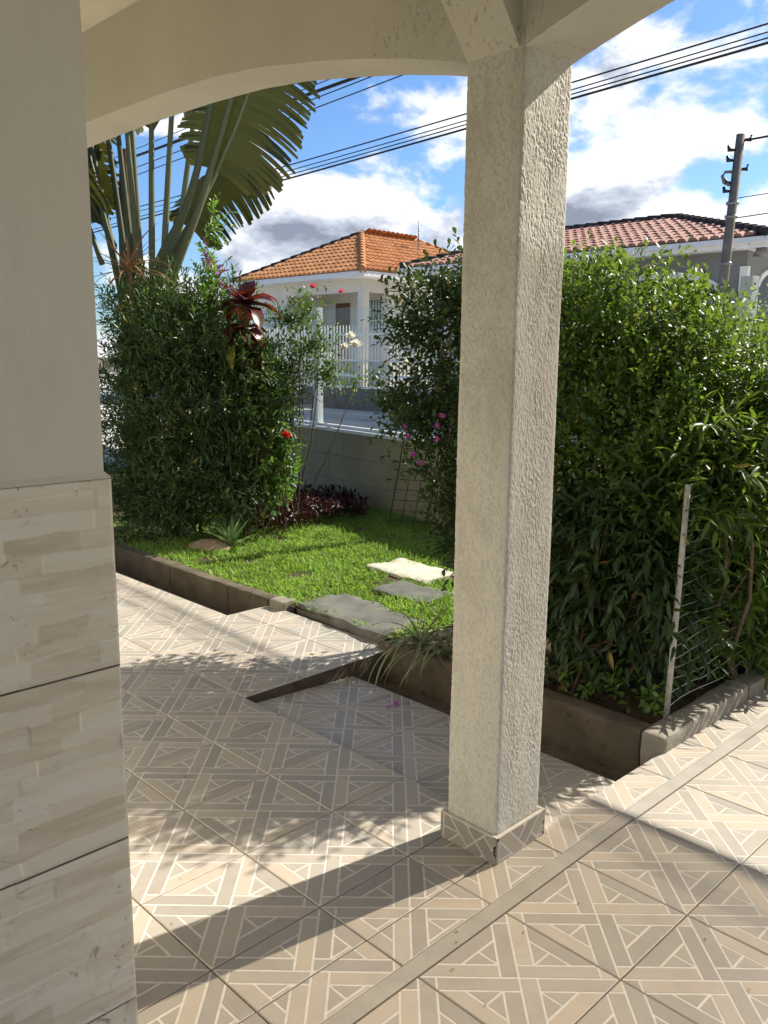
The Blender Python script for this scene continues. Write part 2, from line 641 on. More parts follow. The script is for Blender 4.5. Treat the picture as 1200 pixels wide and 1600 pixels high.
M_line = material('tile_print_line', _tile_line)
M_grout = mat_rough('dark_grout', (0.10, 0.075, 0.055), (0.18, 0.14, 0.105), 12, 0.9, 0.2, 0.4, 120, 0.003)
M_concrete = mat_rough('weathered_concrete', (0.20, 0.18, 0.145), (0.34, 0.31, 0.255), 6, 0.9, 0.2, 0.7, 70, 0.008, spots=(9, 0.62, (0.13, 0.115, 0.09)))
M_strip = mat_rough('cement_strip', (0.27, 0.25, 0.215), (0.37, 0.345, 0.30), 5, 0.85, 0.25, 0.4, 110, 0.003, spots=(24, 0.64, (0.20, 0.185, 0.15)))
M_dark_concrete = mat_rough('dark_concrete', (0.075, 0.06, 0.042), (0.15, 0.125, 0.09), 5, 0.9, 0.2, 0.7, 60, 0.008, spots=(14, 0.60, (0.05, 0.05, 0.03)))  # darker brown concrete with near-black blotches
M_soil = mat_rough('dark_soil', (0.055, 0.037, 0.024), (0.12, 0.085, 0.055), 18, 0.95, 0.15, 0.9, 60, 0.015)
M_slate = mat_rough('grey_slate', (0.10, 0.097, 0.085), (0.19, 0.18, 0.155), 4, 0.8, 0.3, 0.6, 45, 0.006)
M_pale_stone = mat_rough('pale_stone', (0.50, 0.46, 0.36), (0.66, 0.61, 0.50), 5, 0.85, 0.25, 0.4, 50, 0.004, spots=(7, 0.62, (0.40, 0.36, 0.27)))
M_asphalt = mat_rough('pale_paving', (0.44, 0.425, 0.395), (0.56, 0.54, 0.50), 1.2, 0.9, 0.2, 0.4, 30, 0.01)
M_white = plain('white_paint', (0.78, 0.77, 0.74), 0.5, 0.4, 0, 0.05, 2)
M_alu = plain('white_aluminium', (0.66, 0.68, 0.68), 0.38, 0.5, 0.0, 0.05, 3)


def _wall_tile(t):
    a = attr(t, 'tint')
    p = geo_pos(t)
    n = t.noise(t.vmath('MULTIPLY', p, (1, 5, 22)), 1.0, 6, 0.6)
    f = t.math('ADD', t.math('MULTIPLY', a, 0.62), t.math('MULTIPLY', n, 0.45))
    c = t.ramp(f, [(0.10, (0.62, 0.52, 0.37)), (0.38, (0.79, 0.70, 0.53)), (0.66, (0.86, 0.78, 0.61)), (0.95, (0.90, 0.86, 0.74))])
    v = t.noise(t.vmath('MULTIPLY', p, (1, 26, 38)), 1.0, 6, 0.7, 0.8)
    m_ = t.noise(p, 4.5, 3, 0.5)
    c = t.mix(t.math('MULTIPLY', t.ramp(v, [(0.58, 0.0), (0.66, 0.7)]), t.ramp(m_, [(0.48, 0.0), (0.58, 1.0)])), c, (0.20, 0.13, 0.08))
    return pbsdf(t, c, 0.32, 0.45, t.bump(t.noise(p, 120, 4, 0.6), 0.12, 0.001))


M_walltile = material('ledgestone_print_tile', _wall_tile)

# ------------------------------------------------------------------ ground sheets
gm = MB()
gm.poly([(-400, -400, -0.30), (400, -400, -0.30), (400, 400, -0.30), (-400, 400, -0.30)])
M_ground = mat_rough('far_ground', (0.10, 0.10, 0.06), (0.17, 0.15, 0.10), 0.3, 0.95, 0.2, 0.3, 5, 0.02)
tag(gm.build('ground', M_ground), kind='structure')

rd = MB()
for x0, x1 in ((-60, 40),):
    rd.poly([(x0, 6.6, -0.02), (x1, 6.6, -0.02), (x1, 12.0, 0.16), (x0, 12.0, 0.16)])
tag(rd.build('road', M_asphalt), kind='structure')
sw = MB()
sw.box(-60, 40, 12.0, 13.38, -0.28, 0.28)
tag(sw.build('far_pavement', M_asphalt), kind='structure')
sw = MB()
sw.box(-60, 40, 5.2, 6.6, -0.28, 0.03)
tag(sw.build('near_pavement', M_asphalt), kind='structure')
lot = MB()
lot.box(-60, 40, 13.62, 60, -0.28, 0.34)
tag(lot.build('far_lots', M_asphalt), kind='structure')

# ------------------------------------------------------------------ floor tiles
T = 0.40
S2 = math.sqrt(0.5)


def clip(poly, a, b, c):
    """keep a*x+b*y<=c"""
    out = []
    n = len(poly)
    for i in range(n):
        p, q = poly[i], poly[(i + 1) % n]
        dp, dq = a * p[0] + b * p[1] - c, a * q[0] + b * q[1] - c
        if dp <= 0:
            out.append(p)
        if (dp < 0 < dq) or (dq < 0 < dp):
            s = dp / (dp - dq)
            out.append((p[0] + (q[0] - p[0]) * s, p[1] + (q[1] - p[1]) * s))
    return out


def area(poly):
    return 0.5 * sum(poly[i][0] * poly[(i + 1) % len(poly)][1] - poly[(i + 1) % len(poly)][0] * poly[i][1] for i in range(len(poly)))


def inset(poly, g):
    if area(poly) < 0:
        poly = poly[::-1]
    out = poly
    n = len(poly)
    for i in range(n):
        p, q = poly[i], poly[(i + 1) % n]
        ex, ey = q[0] - p[0], q[1] - p[1]
        l = math.hypot(ex, ey)
        if l < 1e-9:
            continue
        nx, ny = ey / l, -ex / l
        out = clip(out, nx, ny, nx * p[0] + ny * p[1] - g)
        if len(out) < 3:
            return []
    return out


PW = 0.18
CELL = []      # (polygon in unit cell, plank?) for the bottom-left to top-right diagonal


def _cell():
    w_ = PW
    yield [(0, w_), (w_, w_), (w_, 1), (0, 1)], 1
    yield [(w_, 1 - w_), (1, 1 - w_), (1, 1), (w_, 1)], 1
    yield [(1 - w_, 0), (1, 0), (1, 1 - w_), (1 - w_, 1 - w_)], 1
    yield [(0, 0), (1 - w_, 0), (1 - w_, w_), (0, w_)], 1
    i = 1 - 2 * w_
    k = 0.42
    def q(a, b):
        return (w_ + a * i, w_ + b * i)
    yield [q(0, 0), q(k, 0), q(1, 1 - k), q(1, 1), q(1 - k, 1), q(0, k)], 2
    h = (1 - k) / 2
    yield [q(0, k), q(h, 1 - h), q(0, 1)], 3
    yield [q(h, 1 - h), q(1 - k, 1), q(0, 1)], 3
    yield [q(k, 0), q(1, 0), q(1 - h, h)], 3
    yield [q(1, 0), q(1, 1 - k), q(1 - h, h)], 3


def tile_polys(x0, x1, y0, y1, rng):
    """printed pieces of a floor tile centred on the origin, cut to a rectangle"""
    s = T * S2
    res = []
    for iu in (-1, 0):
        for iv in (-1, 0):
            anti = (iu == iv)
            for poly, kind in _cell():
                if anti and kind > 1:
                    poly = [(1 - a, b) for a, b in poly][::-1]
                poly = inset(poly, 0.0125)
                if len(poly) < 3:
                    continue
                P = []
                for a, b in poly:
                    u, v = (iu + a) * s, (iv + b) * s
                    P.append(((u - v) * S2, (u + v) * S2))
                for a, b, c in ((1, 0, x1), (-1, 0, -x0), (0, 1, y1), (0, -1, -y0)):
                    P = clip(P, a, b, c)
                    if len(P) < 3:
                        break
                if len(P) >= 3 and abs(area(P)) > 1e-5:
                    if kind == 3:
                        tn = 0.30 + 0.25 * rng.random()
                    else:
                        tn = rng.choice((0.12, 0.25, 0.38, 0.55, 0.75, 0.9)) + 0.08 * rng.random()
                    res.append((P, tn))
    return res


def tile_mesh(x0, x1, y0, y1, seed):
    rng = random.Random(seed)
    g = 0.0028
    x0, x1, y0, y1 = x0 + g, x1 - g, y0 + g, y1 - g
    mb = MB()
    e = 0.0016
    zb, zt = -0.010, -0.0005
    mb.v += [(x0, y0, zb), (x1, y0, zb), (x1, y1, zb), (x0, y1, zb), (x0, y0, zt - e), (x1, y0, zt - e), (x1, y1, zt - e), (x0, y1, zt - e),
             (x0 + e, y0 + e, zt), (x1 - e, y0 + e, zt), (x1 - e, y1 - e, zt), (x0 + e, y1 - e, zt)]
    for a in (0, 4):
        for i in range(4):
            j = (i + 1) % 4
            mb.f.append((a + i, a + j, a + 4 + j, a + 4 + i))
    mb.f.append((8, 9, 10, 11))
    mb.t += [0.5] * 9
    mb.mi += [0] * 9
    for P, tn in tile_polys(x0 + e, x1 - e, y0 + e, y1 - e, rng):
        if area(P) < 0:
            P = P[::-1]
        mb.poly([(a, b, 0.0) for a, b in P], tn, 1)
    return mb.mesh('floor_tile', [M_line, M_plank])


FULL = [tile_mesh(-T / 2, T / 2, -T / 2, T / 2, 100 + i) for i in range(8)]
MINV = cam.matrix_world.inverted()


def in_frame(x, y, z, mx=1.85):
    q = MINV @ Vector((x, y, z))
    if q.z > -0.15:
        return False
    return abs(q.x / -q.z) < 600 / 1321.5 * mx and abs(q.y / -q.z) < 800 / 1321.5 * mx


def cols_of(xa, xb):
    c = []
    i = math.floor(xa / T)
    while i * T < min(xb, 0.363) - 1e-6:
        c.append((i * T, (i + 1) * T))
        i += 1
    k = 0
    while 0.422 + k * T < xb:
        c.append((0.422 + k * T, 0.422 + (k + 1) * T))
        k += 1
    return c


TRND = random.Random(5)


def lay_tiles(parent, rects, zfun):
    """cut every grid tile to the floor rectangles; parent local frame = world minus parent location (parent may tilt about x)"""
    cnt = 0
    for rx0, rx1, ry0, ry1 in rects:
        for cx0, cx1 in cols_of(rx0, rx1):
            xmax = 0.363 if cx0 < 0.363 else 99
            j = math.floor(ry0 / T)
            while j * T < ry1 - 1e-6:
                ty0, ty1 = j * T, (j + 1) * T
                a0, a1 = max(cx0, rx0), min(cx1, rx1, xmax)
                b0, b1 = max(ty0, ry0), min(ty1, ry1)
                j += 1
                if a1 - a0 < 0.02 or b1 - b0 < 0.02:
                    continue
                if not any(in_frame(x, y, zfun(y)) for x in (a0, (a0 + a1) / 2, a1) for y in (b0, (b0 + b1) / 2, b1)):
                    continue
                mx, my = (cx0 + cx1) / 2, (ty0 + ty1) / 2
                full = (a1 - a0 > T - 1e-4) and (b1 - b0 > T - 1e-4)
                if full:
                    me = TRND.choice(FULL)
                    rz = TRND.choice((0, 1, 2, 3)) * math.pi / 2
                else:
                    me = tile_mesh(a0 - mx, a1 - mx, b0 - my, b1 - my, TRND.randint(0, 9999))
                    rz = 0
                o = bpy.data.objects.new('floor_tile', me)
                o.location = (mx - parent.location.x, my - parent.location.y, TRND.uniform(-0.0006, 0.0006))
                o.rotation_euler = (TRND.uniform(-.0012, .0012), TRND.uniform(-.0012, .0012), rz)
                link(o, parent)
                cnt += 1
    return cnt


def slab(name, loc, boxes, mat, rotx=0.0):
    mb = MB()
    for x0, x1, y0, y1, z0, z1 in boxes:
        mb.box(x0 - loc[0], x1 - loc[0], y0 - loc[1], y1 - loc[1], z0, z1)
    o = mb.build(name, mat)
    o.location = loc
    o.rotation_euler.x = rotx
    return tag(o, kind='structure')


porch = slab('porch_floor', (0, 0, 0), [(-5.6, 0.2125, -1.2, 0.398, -0.25, -0.006), (0.2125, 4.6, -6, 0.798, -0.25, -0.006)], M_grout)
n1 = lay_tiles(porch, [(-5.6, 0.2125, -1.137, 0.40), (0.2125, 0.363, -1.6, 0.80), (0.422, 4.6, -3, 0.80)], lambda y: 0)
walk = slab('garden_walkway', (0, 0, 0), [(-5.6, -2.742, 0.398, 1.118, -0.25, -0.006), (-2.742, -1.532, 0.398, 1.468, -0.25, -0.006)], M_dark_concrete)
n2 = lay_tiles(walk, [(-5.6, -2.74, 0.40, 1.12), (-2.74, -1.53, 0.40, 1.47)], lambda y: 0)
ramp = slab('lower_floor', (0, 0.40, -0.045), [(-1.528, 0.21, 0.402, 1.138, -0.2, -0.006)], M_grout, -0.052)
n3 = lay_tiles(ramp, [(-1.527, 0.2105, 0.402, 1.14)], lambda y: -0.06)
drive = slab('driveway', (0, 0.80, -0.006), [(0.2125, 4.6, 0.802, 5.2, -0.2, -0.006)], M_grout, -0.016)
n4 = lay_tiles(drive, [(0.2125, 0.363, 0.802, 5.2), (0.422, 4.6, 0.802, 5.2)], lambda y: -0.02)
print('TILES', n1, n2, n3, n4)
mb = MB()
mb.box(0.365, 0.420, -3, 0.799, -0.02, 0.0008)
mb.build('cement_strip', M_strip, porch)
mb = MB()
mb.box(0.365, 0.420, 0.002, 4.4, -0.02, 0.0008)
mb.build('cement_strip', M_strip, drive)
slab('drain_channel', (0, 0, 0), [(-1.53, 0.21, 1.12, 1.40, -0.29, -0.17), (-5.6, -2.75, 1.10, 1.44, -0.29, -0.15)], M_dark_concrete)

# ------------------------------------------------------------------ the house we stand in
house = empty('veranda_house', (0, 0, 0), 'cream veranda house with arched openings, textured pillar and stone-look tiled wall', 'house')
mb = MB()
mb.box(-6.0, 0.212, -6.0, -1.150, 0.0, 3.28, skip='bt')
mb.build('wall', M_plaster, house)
mb = MB()
mb.box(-6.2, 4.8, -6.2, 0.62, 3.28, 3.42)
mb.build('ceiling', M_plaster, house)
mb = MB()
mb.box(-4.95, -4.70, 0.19, 0.43, 0.0, 3.28, skip='t')
mb.build('end_pillar', M_plaster, house)
mb = MB()
mb.box(4.40, 4.64, 0.19, 0.43, 0.0, 3.28, skip='t')
mb.build('end_pillar', M_plaster, house)

# arched beams: profile measured from the pillar outwards
AX = np.array([0.0, 0.10, 0.28, 0.50, 0.75, 1.07, 1.38, 1.78, 2.15, 2.40])
AZ = np.array([0.0, 0.03, 0.075, 0.122, 0.165, 0.215, 0.245, 0.262, 0.268, 0.270])


def arch_profile(span, n=72):
    s = np.linspace(0, span, n)
    dd = np.minimum(s, span - s) / (span / 2) * 2.40
    return s, 2.590 + np.interp(dd, AX, AZ)


def arch_beam(xa, xb, y0, y1, swap=False, prof=None):
    s, z = prof if prof is not None else arch_profile(abs(xb - xa))
    mb_ = MB()
    sg = 1 if xb > xa else -1
    top = 3.279
    pts = [(xa + sg * si, zi) for si, zi in zip(s, z)]
    def P(a, b, c):
        return (b, a, c) if swap else (a, b, c)
    for (x0, z0), (x1, z1) in zip(pts[:-1], pts[1:]):
        mb_.poly([P(x0, y0, z0), P(x1, y0, z1), P(x1, y0, top), P(x0, y0, top)])
        mb_.poly([P(x0, y1, z0), P(x1, y1, z1), P(x1, y1, top), P(x0, y1, top)])
        mb_.poly([P(x0, y0, z0), P(x1, y0, z1), P(x1, y1, z1), P(x0, y1, z0)])
    return mb_


arch_beam(0.012, -4.70, 0.192, 0.428).build('arch_beam', M_beam, house)
arch_beam(0.230, 4.40, 0.192, 0.428).build('arch_beam', M_beam, house)
ys = np.linspace(0, 1.342, 40)
zz = 2.592 + 0.42 * (1 - ((ys - 0.671) / 0.671) ** 2)
arch_beam(0.192, -1.150, 0.012, 0.210, True, (ys, zz)).build('arch_beam', M_beam, house)

# pillar with trowelled vertical relief as real geometry
px0, px1, py0, py1 = 0.010, 0.232, 0.190, 0.442
seg = []
NS = 56
for (xa, ya, xb, yb) in ((px0, py0, px1, py0), (px1, py0, px1, py1), (px1, py1, px0, py1), (px0, py1, px0, py0)):
    nn_ = 112 if ya == yb == py0 or xa == xb == px1 else 20
    for i in range(nn_):
        s = i / nn_
        seg.append((xa + (xb - xa) * s, ya + (yb - ya) * s))
seg = np.array(seg + [seg[0]])
cen = np.array([(px0 + px1) / 2, (py0 + py1) / 2])
hw = np.array([(px1 - px0) / 2, (py1 - py0) / 2])
rel = (seg - cen) / hw
# round the corners a little
pw = (np.abs(rel) ** 26).sum(1) ** (-1 / 26)
seg = cen + rel * pw[:, None] * hw
nr2 = np.sign(rel) * np.abs(rel) ** 9
nr2 = nr2 / np.linalg.norm(nr2, axis=1, keepdims=True)
zs = np.linspace(0.085, 2.72, 1300)
per = np.concatenate([[0], np.cumsum(np.linalg.norm(np.diff(seg, axis=0), axis=1))])
A, Z = np.meshgrid(per, zs, indexing='ij')
streak = vnoise(A / 0.0042 + 0.8 * vnoise(A / 0.03, Z / 0.02, 3), Z / 0.0095, 1)
streak2 = vnoise(A / 0.0036, Z / 0.005, 2)
patch = vnoise(A / 0.05, Z / 0.13, 4)
hgt = 0.62 * streak + 0.38 * streak2
amp = 0.55 + 0.9 * np.clip(patch - 0.25, 0, 1)
hgt = np.clip((hgt - 0.28) / 0.45, 0, 1)
disp = (hgt - 1.0) * 0.0017 * amp + 0.004 * (vnoise(A / 0.16, Z / 0.35, 8) - 0.5)
disp[-1] = disp[0]
P = np.zeros(A.shape + (3,), np.float32)
P[..., 0] = seg[:, 0][:, None] + nr2[:, 0][:, None] * disp
P[..., 1] = seg[:, 1][:, None] + nr2[:, 1][:, None] * disp
P[..., 2] = Z
pillar = grid_mesh('pillar', P, M_grafiato, house, True, hgt.astype(np.float32), True)
tag(pillar, 'square pillar with rough trowelled vertical texture and tiled skirting')
# skirting: cut floor tile set on edge round the foot
SK = 0.10
for side in range(4):
    mb = MB()
    q = 0.016
    x0, x1, y0, y1 = px0 - q, px1 + q, py0 - q, py1 + q
    if side == 0:
        mb.bbox(x0, x1, y0, py0 - 0.001, 0.0005, SK, 0.002); L0, fn = x1 - x0, (lambda a, b: (x0 + a, y0 - 0.0004, b))
    elif side == 1:
        mb.bbox(px1 + 0.001, x1, y0, y1, 0.0005, SK + 0.0006, 0.002); L0, fn = y1 - y0, (lambda a, b: (x1 + 0.0004, y0 + a, b))
    elif side == 2:
        mb.bbox(x0, x1, py1 + 0.001, y1 - 0.0005, 0.0005, SK + 0.0012, 0.002); L0, fn = x1 - x0, (lambda a, b: (x1 - a, y1 + 0.0001, b))
    else:
        mb.bbox(x0 + 0.0005, px0 - 0.001, y0 + 0.0005, y1, 0.0005, SK + 0.0018, 0.002); L0, fn = y1 - y0, (lambda a, b: (x0 + 0.0001, y1 - a, b))
    for PP, tn in tile_polys(-0.16, -0.16 + L0 - 0.004, -0.05 + 0.04 * (side % 2), 0.045 + 0.04 * (side % 2), random.Random(side + 3)):
        zo = 0.05 - 0.04 * (side % 2)
        mb.poly([fn(a + 0.162, b + zo) for a, b in PP], tn * 0.7, 1)
    mb.build('skirting_tile', [M_line, M_plank], pillar)

# wall tiles with stacked-stone relief
WT = 0.402
ZTOP = 1.457
wallpart = [c for c in house.children if c.name.startswith('wall')][0]


def ledge_tile(ya, yb, za, zb, seed):
    rng = np.random.default_rng(seed)
    g = 0.0022
    ya, yb, za, zb = ya + g, yb - g, za + g, zb - g
    ny = max(12, int((yb - ya) / 0.0026))
    nz = max(12, int((zb - za) / 0.0018))
    y = np.linspace(ya, yb, ny)
    z = np.linspace(za, zb, nz)
    Y, Zz = np.meshgrid(y, z, indexing='ij')
    wob = 0.004 * (vnoise(Y / 0.06 + 9, Zz / 0.05 + 9, seed) - 0.5) * 2
    Zw = Zz + wob
    h = np.zeros_like(Y)
    tn = np.zeros_like(Y)
    zc = za - 0.03
    while zc < zb + 0.03:
        rh = rng.uniform(0.024, 0.046)
        yc = ya - rng.uniform(0, 0.25)
        while yc < yb:
            ln = rng.uniform(0.09, 0.30)
            m_ = (Zw >= zc) & (Zw < zc + rh) & (Y + wob >= yc) & (Y + wob < yc + ln)
            lvl = rng.uniform(0.0, 1.0)
            tilt = rng.uniform(-0.5, 0.5)
            h[m_] = (lvl + tilt * (Zw[m_] - zc) / rh)
            tn[m_] = np.clip(0.05 + 0.8 * rng.random(), 0, 1)
            yc += ln
        zc += rh
    # soften
    for _ in range(1):
        h[1:-1, 1:-1] = (h[1:-1, 1:-1] * 2 + h[:-2, 1:-1] + h[2:, 1:-1] + h[1:-1, :-2] + h[1:-1, 2:]) / 6
        tn[1:-1, 1:-1] = (tn[1:-1, 1:-1] * 2 + tn[:-2, 1:-1] + tn[2:, 1:-1] + tn[1:-1, :-2] + tn[1:-1, 2:]) / 6
    h += 0.35 * vnoise(Y / 0.05, Zz / 0.011, seed + 1)
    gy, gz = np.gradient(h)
    tn = np.clip(tn + 0.75 * np.clip(-gz * 3.2, -0.25, 0.5) * (vnoise(Y / 0.05, Zz / 0.03, seed + 5) > 0.45) + 0.30 * (vnoise(Y / 0.09, Zz / 0.012, seed + 2) - 0.5), 0, 1)  # upper strip edges brightened, undersides dimmed: bevel highlights painted into the tint
    X = 0.2216 + 0.0034 * h
    edge = np.minimum.reduce([Y - ya, yb - Y, Zz - za, zb - Zz])
    X -= 0.0022 * np.clip(1 - edge / 0.004, 0, 1) ** 2
    return np.stack([X, Y, Zz], -1).astype(np.float32), tn.astype(np.float32), (ya, yb, za, zb)


zrow = [(ZTOP - WT * (k + 1), ZTOP - WT * k) for k in range(4)]
sd = 0
for za, zb in zrow:
    za = max(za, 0.0)
    for ya, yb in ((-1.72, -1.139), (-2.30, -1.72)):
        sd += 1
        Pq, tn, (a, b, c, e_) = ledge_tile(ya, yb, za, zb, 40 + sd)
        o = grid_mesh('wall_tile', Pq, M_walltile, wallpart, True, tn)
    mb = MB()
    mb.box(0.2125, 0.2215, -2.29, -1.1395, za + 0.003, zb - 0.003, 0.7)
    mb.build('wall_tile', M_walltile, wallpart)
    mb = MB()
    for xa, xb in ((-0.37, 0.2115), (-0.97, -0.373)):
        mb.box(xa, xb, -1.1495, -1.1400, za + 0.003, zb - 0.003, 0.6)
    mb.build('wall_tile', M_walltile, wallpart)
mb = MB()
mb.box(0.2122, 0.2185, -2.3, -1.139, 0.0, ZTOP - 0.004, 0.2)
mb.build('tile_bed', M_grout, wallpart)
mb = MB()
mb.poly([(0.2121, -2.3, ZTOP + 0.011), (0.2235, -2.3, ZTOP - 0.001), (0.2235, -1.139, ZTOP - 0.001), (0.2121, -1.1475, ZTOP + 0.011)])
mb.poly([(0.2121, -1.1475, ZTOP + 0.011), (0.2235, -1.139, ZTOP - 0.001), (-1.0, -1.139, ZTOP - 0.001), (-1.0, -1.1475, ZTOP + 0.011)])
mb.build('ledge', M_plaster, wallpart)

# invented translucent canopy added over the driveway (out of frame to the right, it dims the sun on the near tiles)
def _sun_dimmer(t):
    tr = t.new('ShaderNodeBsdfTransparent')
    tr.inputs['Color'].default_value = (0.56, 0.52, 0.465, 1)
    b = pbsdf(t, (0.45, 0.43, 0.40), 0.25, 0.5)
    mx = t.new('ShaderNodeMixShader')
    mx.inputs[0].default_value = 0.08
    t.link(tr.outputs[0], mx.inputs[1])
    t.link(b, mx.inputs[2])
    return mx.outputs[0]


M_sun_dimmer = material('sun_dimming_sheet', _sun_dimmer)  # see-through sheet invented to weaken the sun
can = empty('added_sun_dimmer', (3, 2, 3.1), 'unseen canopy added over the driveway to dim the sun on near tiles', 'canopy')
mb = MB()
mb.poly([(x - 3, y - 2, 0.0) for x, y in ((0.48, 0.73), (0.85, 2.63), (7, 2.63), (7, 4.55), (0.957, 4.55), (0.957, 4.20), (0.827, 4.20), (0.827, 3.60), (0.48, 1.81))])
mb.build('sun_dimming_panel', M_sun_dimmer, can)
mb = MB()
mp = [(x - 3, y - 2) for x, y in ((0.48, 0.64), (7, 0.64), (7, 2.629), (0.85, 2.629), (0.48, 0.72))]
mb.poly([(x, y, 0.02) for x, y in mp])
mb.poly([(x, y, -0.02) for x, y in mp[::-1]])
for (a_, b_), (c_, d_) in zip(mp, mp[1:] + mp[:1]):
    mb.poly([(a_, b_, -0.02), (c_, d_, -0.02), (c_, d_, 0.02), (a_, b_, 0.02)])
mb.build('sun_block_panel', M_alu, can)  # unseen opaque part added and shaped to keep sun off the tiled wall
mb = MB()
mb.box(-2.04, 4.0, 2.525, 2.549, -0.03, -0.002)
mb.build('shade_edge_rail', M_alu, can)  # added rail along the rim of the sun-dimming sheet
mb = MB()
mb.box(3.9, 4.0, 2.43, 2.53, -3.12, -0.0715)
mb.build('post', M_alu, can)  # unseen post, there only to carry the added canopy

# ------------------------------------------------------------------ planter, curbs
def rough_block(x0, x1, y0, y1, z0, z1, seed, step=0.016, amp=0.0032):
    """weathered block: subdivided, rounded and uneven"""
    mb_ = MB()
    nx, ny, nz = [max(2, int((b - a) / step)) for a, b in ((x0, x1), (y0, y1), (z0, z1))]
    def face(o, u, v, nu, nv):
        o, u, v = Vector(o), Vector(u), Vector(v)
        nrm_ = u.cross(v).normalized()
        b = len(mb_.v)
        for i in range(nu + 1):
            for j in range(nv + 1):
                p = o + u * (i / nu) + v * (j / nv)
                mb_.v.append(p)
        for i in range(nu):
            for j in range(nv):
                a = b + i * (nv + 1) + j
                mb_.f.append((a, a + nv + 1, a + nv + 2, a + 1))
                mb_.t.append(0.5)
                mb_.mi.append(0)
    dx, dy, dz = (x1 - x0, 0, 0), (0, y1 - y0, 0), (0, 0, z1 - z0)
    face((x0, y0, z1), dx, dy, nx, ny)
    face((x0, y0, z0), dx, dz, nx, nz)
    face((x1, y0, z0), dy, dz, ny, nz)
    face((x1, y1, z0), (x0 - x1, 0, 0), dz, nx, nz)
    face((x0, y1, z0), (0, y0 - y1, 0), dz, ny, nz)
    V = np.array([tuple(v) for v in mb_.v])
    c = np.array([(x0 + x1) / 2, (y0 + y1) / 2, (z0 + z1) / 2])
    hwid = np.array([(x1 - x0) / 2, (y1 - y0) / 2, (z1 - z0) / 2])
    R = 0.016
    q = V - c
    inner_ = np.clip(q, -(hwid - R), hwid - R)
    dl = q - inner_
    ln = np.linalg.norm(dl, axis=1, keepdims=True)
    q = np.where(ln > R, inner_ + dl / np.maximum(ln, 1e-6) * R, q)
    V = q + c
    k = 11.0
    nz_ = np.stack([vnoise(V[:, 1] * k + V[:, 2] * 9 + 31, V[:, 0] * k + V[:, 2] * 5 + 57, seed + i) for i in range(3)], 1) - 0.5
    n2_ = np.stack([vnoise(V[:, 1] * 47 + V[:, 2] * 39 + 31, V[:, 0] * 47 + V[:, 2] * 35 + 57, seed + 5 + i) for i in range(3)], 1) - 0.5
    V = V + nz_ * amp * 2.4 + n2_ * amp * 0.55
    mb_.v = [tuple(v) for v in V]
    return mb_


planter = empty('planter_curb', (-0.6, 1.4, 0), 'low weathered concrete planter edge round the hedge bed', 'planter')


def part_at(mb_, name, mat, parent, smooth=False):
    o = mb_.build(name, mat, parent, smooth)
    o.location = tuple(-v for v in parent.location)
    return o


part_at(rough_block(-1.50, 0.115, 1.392, 1.50, -0.28, 0.062, 3), 'front_wall', M_dark_concrete, planter, True)
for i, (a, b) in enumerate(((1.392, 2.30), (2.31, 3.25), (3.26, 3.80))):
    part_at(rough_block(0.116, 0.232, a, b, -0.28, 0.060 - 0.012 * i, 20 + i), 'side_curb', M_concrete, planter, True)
part_at(rough_block(-1.60, -1.50, 1.40, 2.0, -0.28, 0.03, 9), 'end_wall', M_dark_concrete, planter, True)
n = 40
gx, gy = np.meshgrid(np.linspace(-1.5, 0.12, n), np.linspace(1.49, 3.8, n), indexing='ij')
gz = 0.0 + 0.05 * vnoise(gx * 5 + 50, gy * 5 + 50, 6)
o = grid_mesh('soil', np.stack([gx, gy, gz], -1), M_soil, planter)
o.location = tuple(-v for v in planter.location)

lc = empty('lawn_curb', (-4.2, 1.48, 0), 'low concrete curb along the lawn above the dark channel', 'curb')
for i, (a, b) in enumerate(((-5.8, -4.9), (-4.895, -4.0), (-3.995, -3.2), (-3.195, -2.72))):
    part_at(rough_block(a, b, 1.43, 1.53, -0.28, 0.055 + 0.004 * (i % 2), 30 + i), 'curb_block', M_dark_concrete, lc, True)
part_at(rough_block(-2.71, -2.56, 1.44, 1.56, -0.28, 0.062, 37), 'curb_block', M_concrete, lc, True)

# lawn
n = 90
gx, gy = np.meshgrid(np.linspace(-9.0, -1.5, n), np.linspace(1.50, 5.3, n), indexing='ij')


def lawn_z(x, y):
    return 0.012 + 0.035 * vnoise(x * 1.3 + 50, y * 1.3 + 50, 6) + 0.012 * vnoise(x * 6 + 50, y * 6 + 50, 7)


lawn = grid_mesh('lawn', np.stack([gx, gy, lawn_z(gx, gy)], -1), M_soil)
tag(lawn, kind='structure')


# ------------------------------------------------------------------ garden wall with glass
def _glass(t):
    tr = t.new('ShaderNodeBsdfTransparent')
    tr.inputs['Color'].default_value = (0.93, 0.955, 0.945, 1)
    gl = t.new('ShaderNodeBsdfGlossy')
    gl.inputs['Roughness'].default_value = 0.02
    lw = t.new('ShaderNodeLayerWeight')
    lw.inputs['Blend'].default_value = 0.5
    fz = t.math('ADD', 0.035, t.math('MULTIPLY', t.math('POWER', lw.outputs['Facing'], 5.0), 0.8))
    mx = t.new('ShaderNodeMixShader')
    t.link(fz, mx.inputs[0])
    t.link(tr.outputs[0], mx.inputs[1])
    t.link(gl.outputs[0], mx.inputs[2])
    return mx.outputs[0]


M_glass = material('clear_glass', _glass)
M_gwall = mat_rough('pale_wall_tile', (0.27, 0.24, 0.135), (0.34, 0.305, 0.18), 3, 0.6, 0.35, 0.2, 60, 0.002)
M_dark = plain('dark_interior', (0.04, 0.038, 0.035), 0.7)

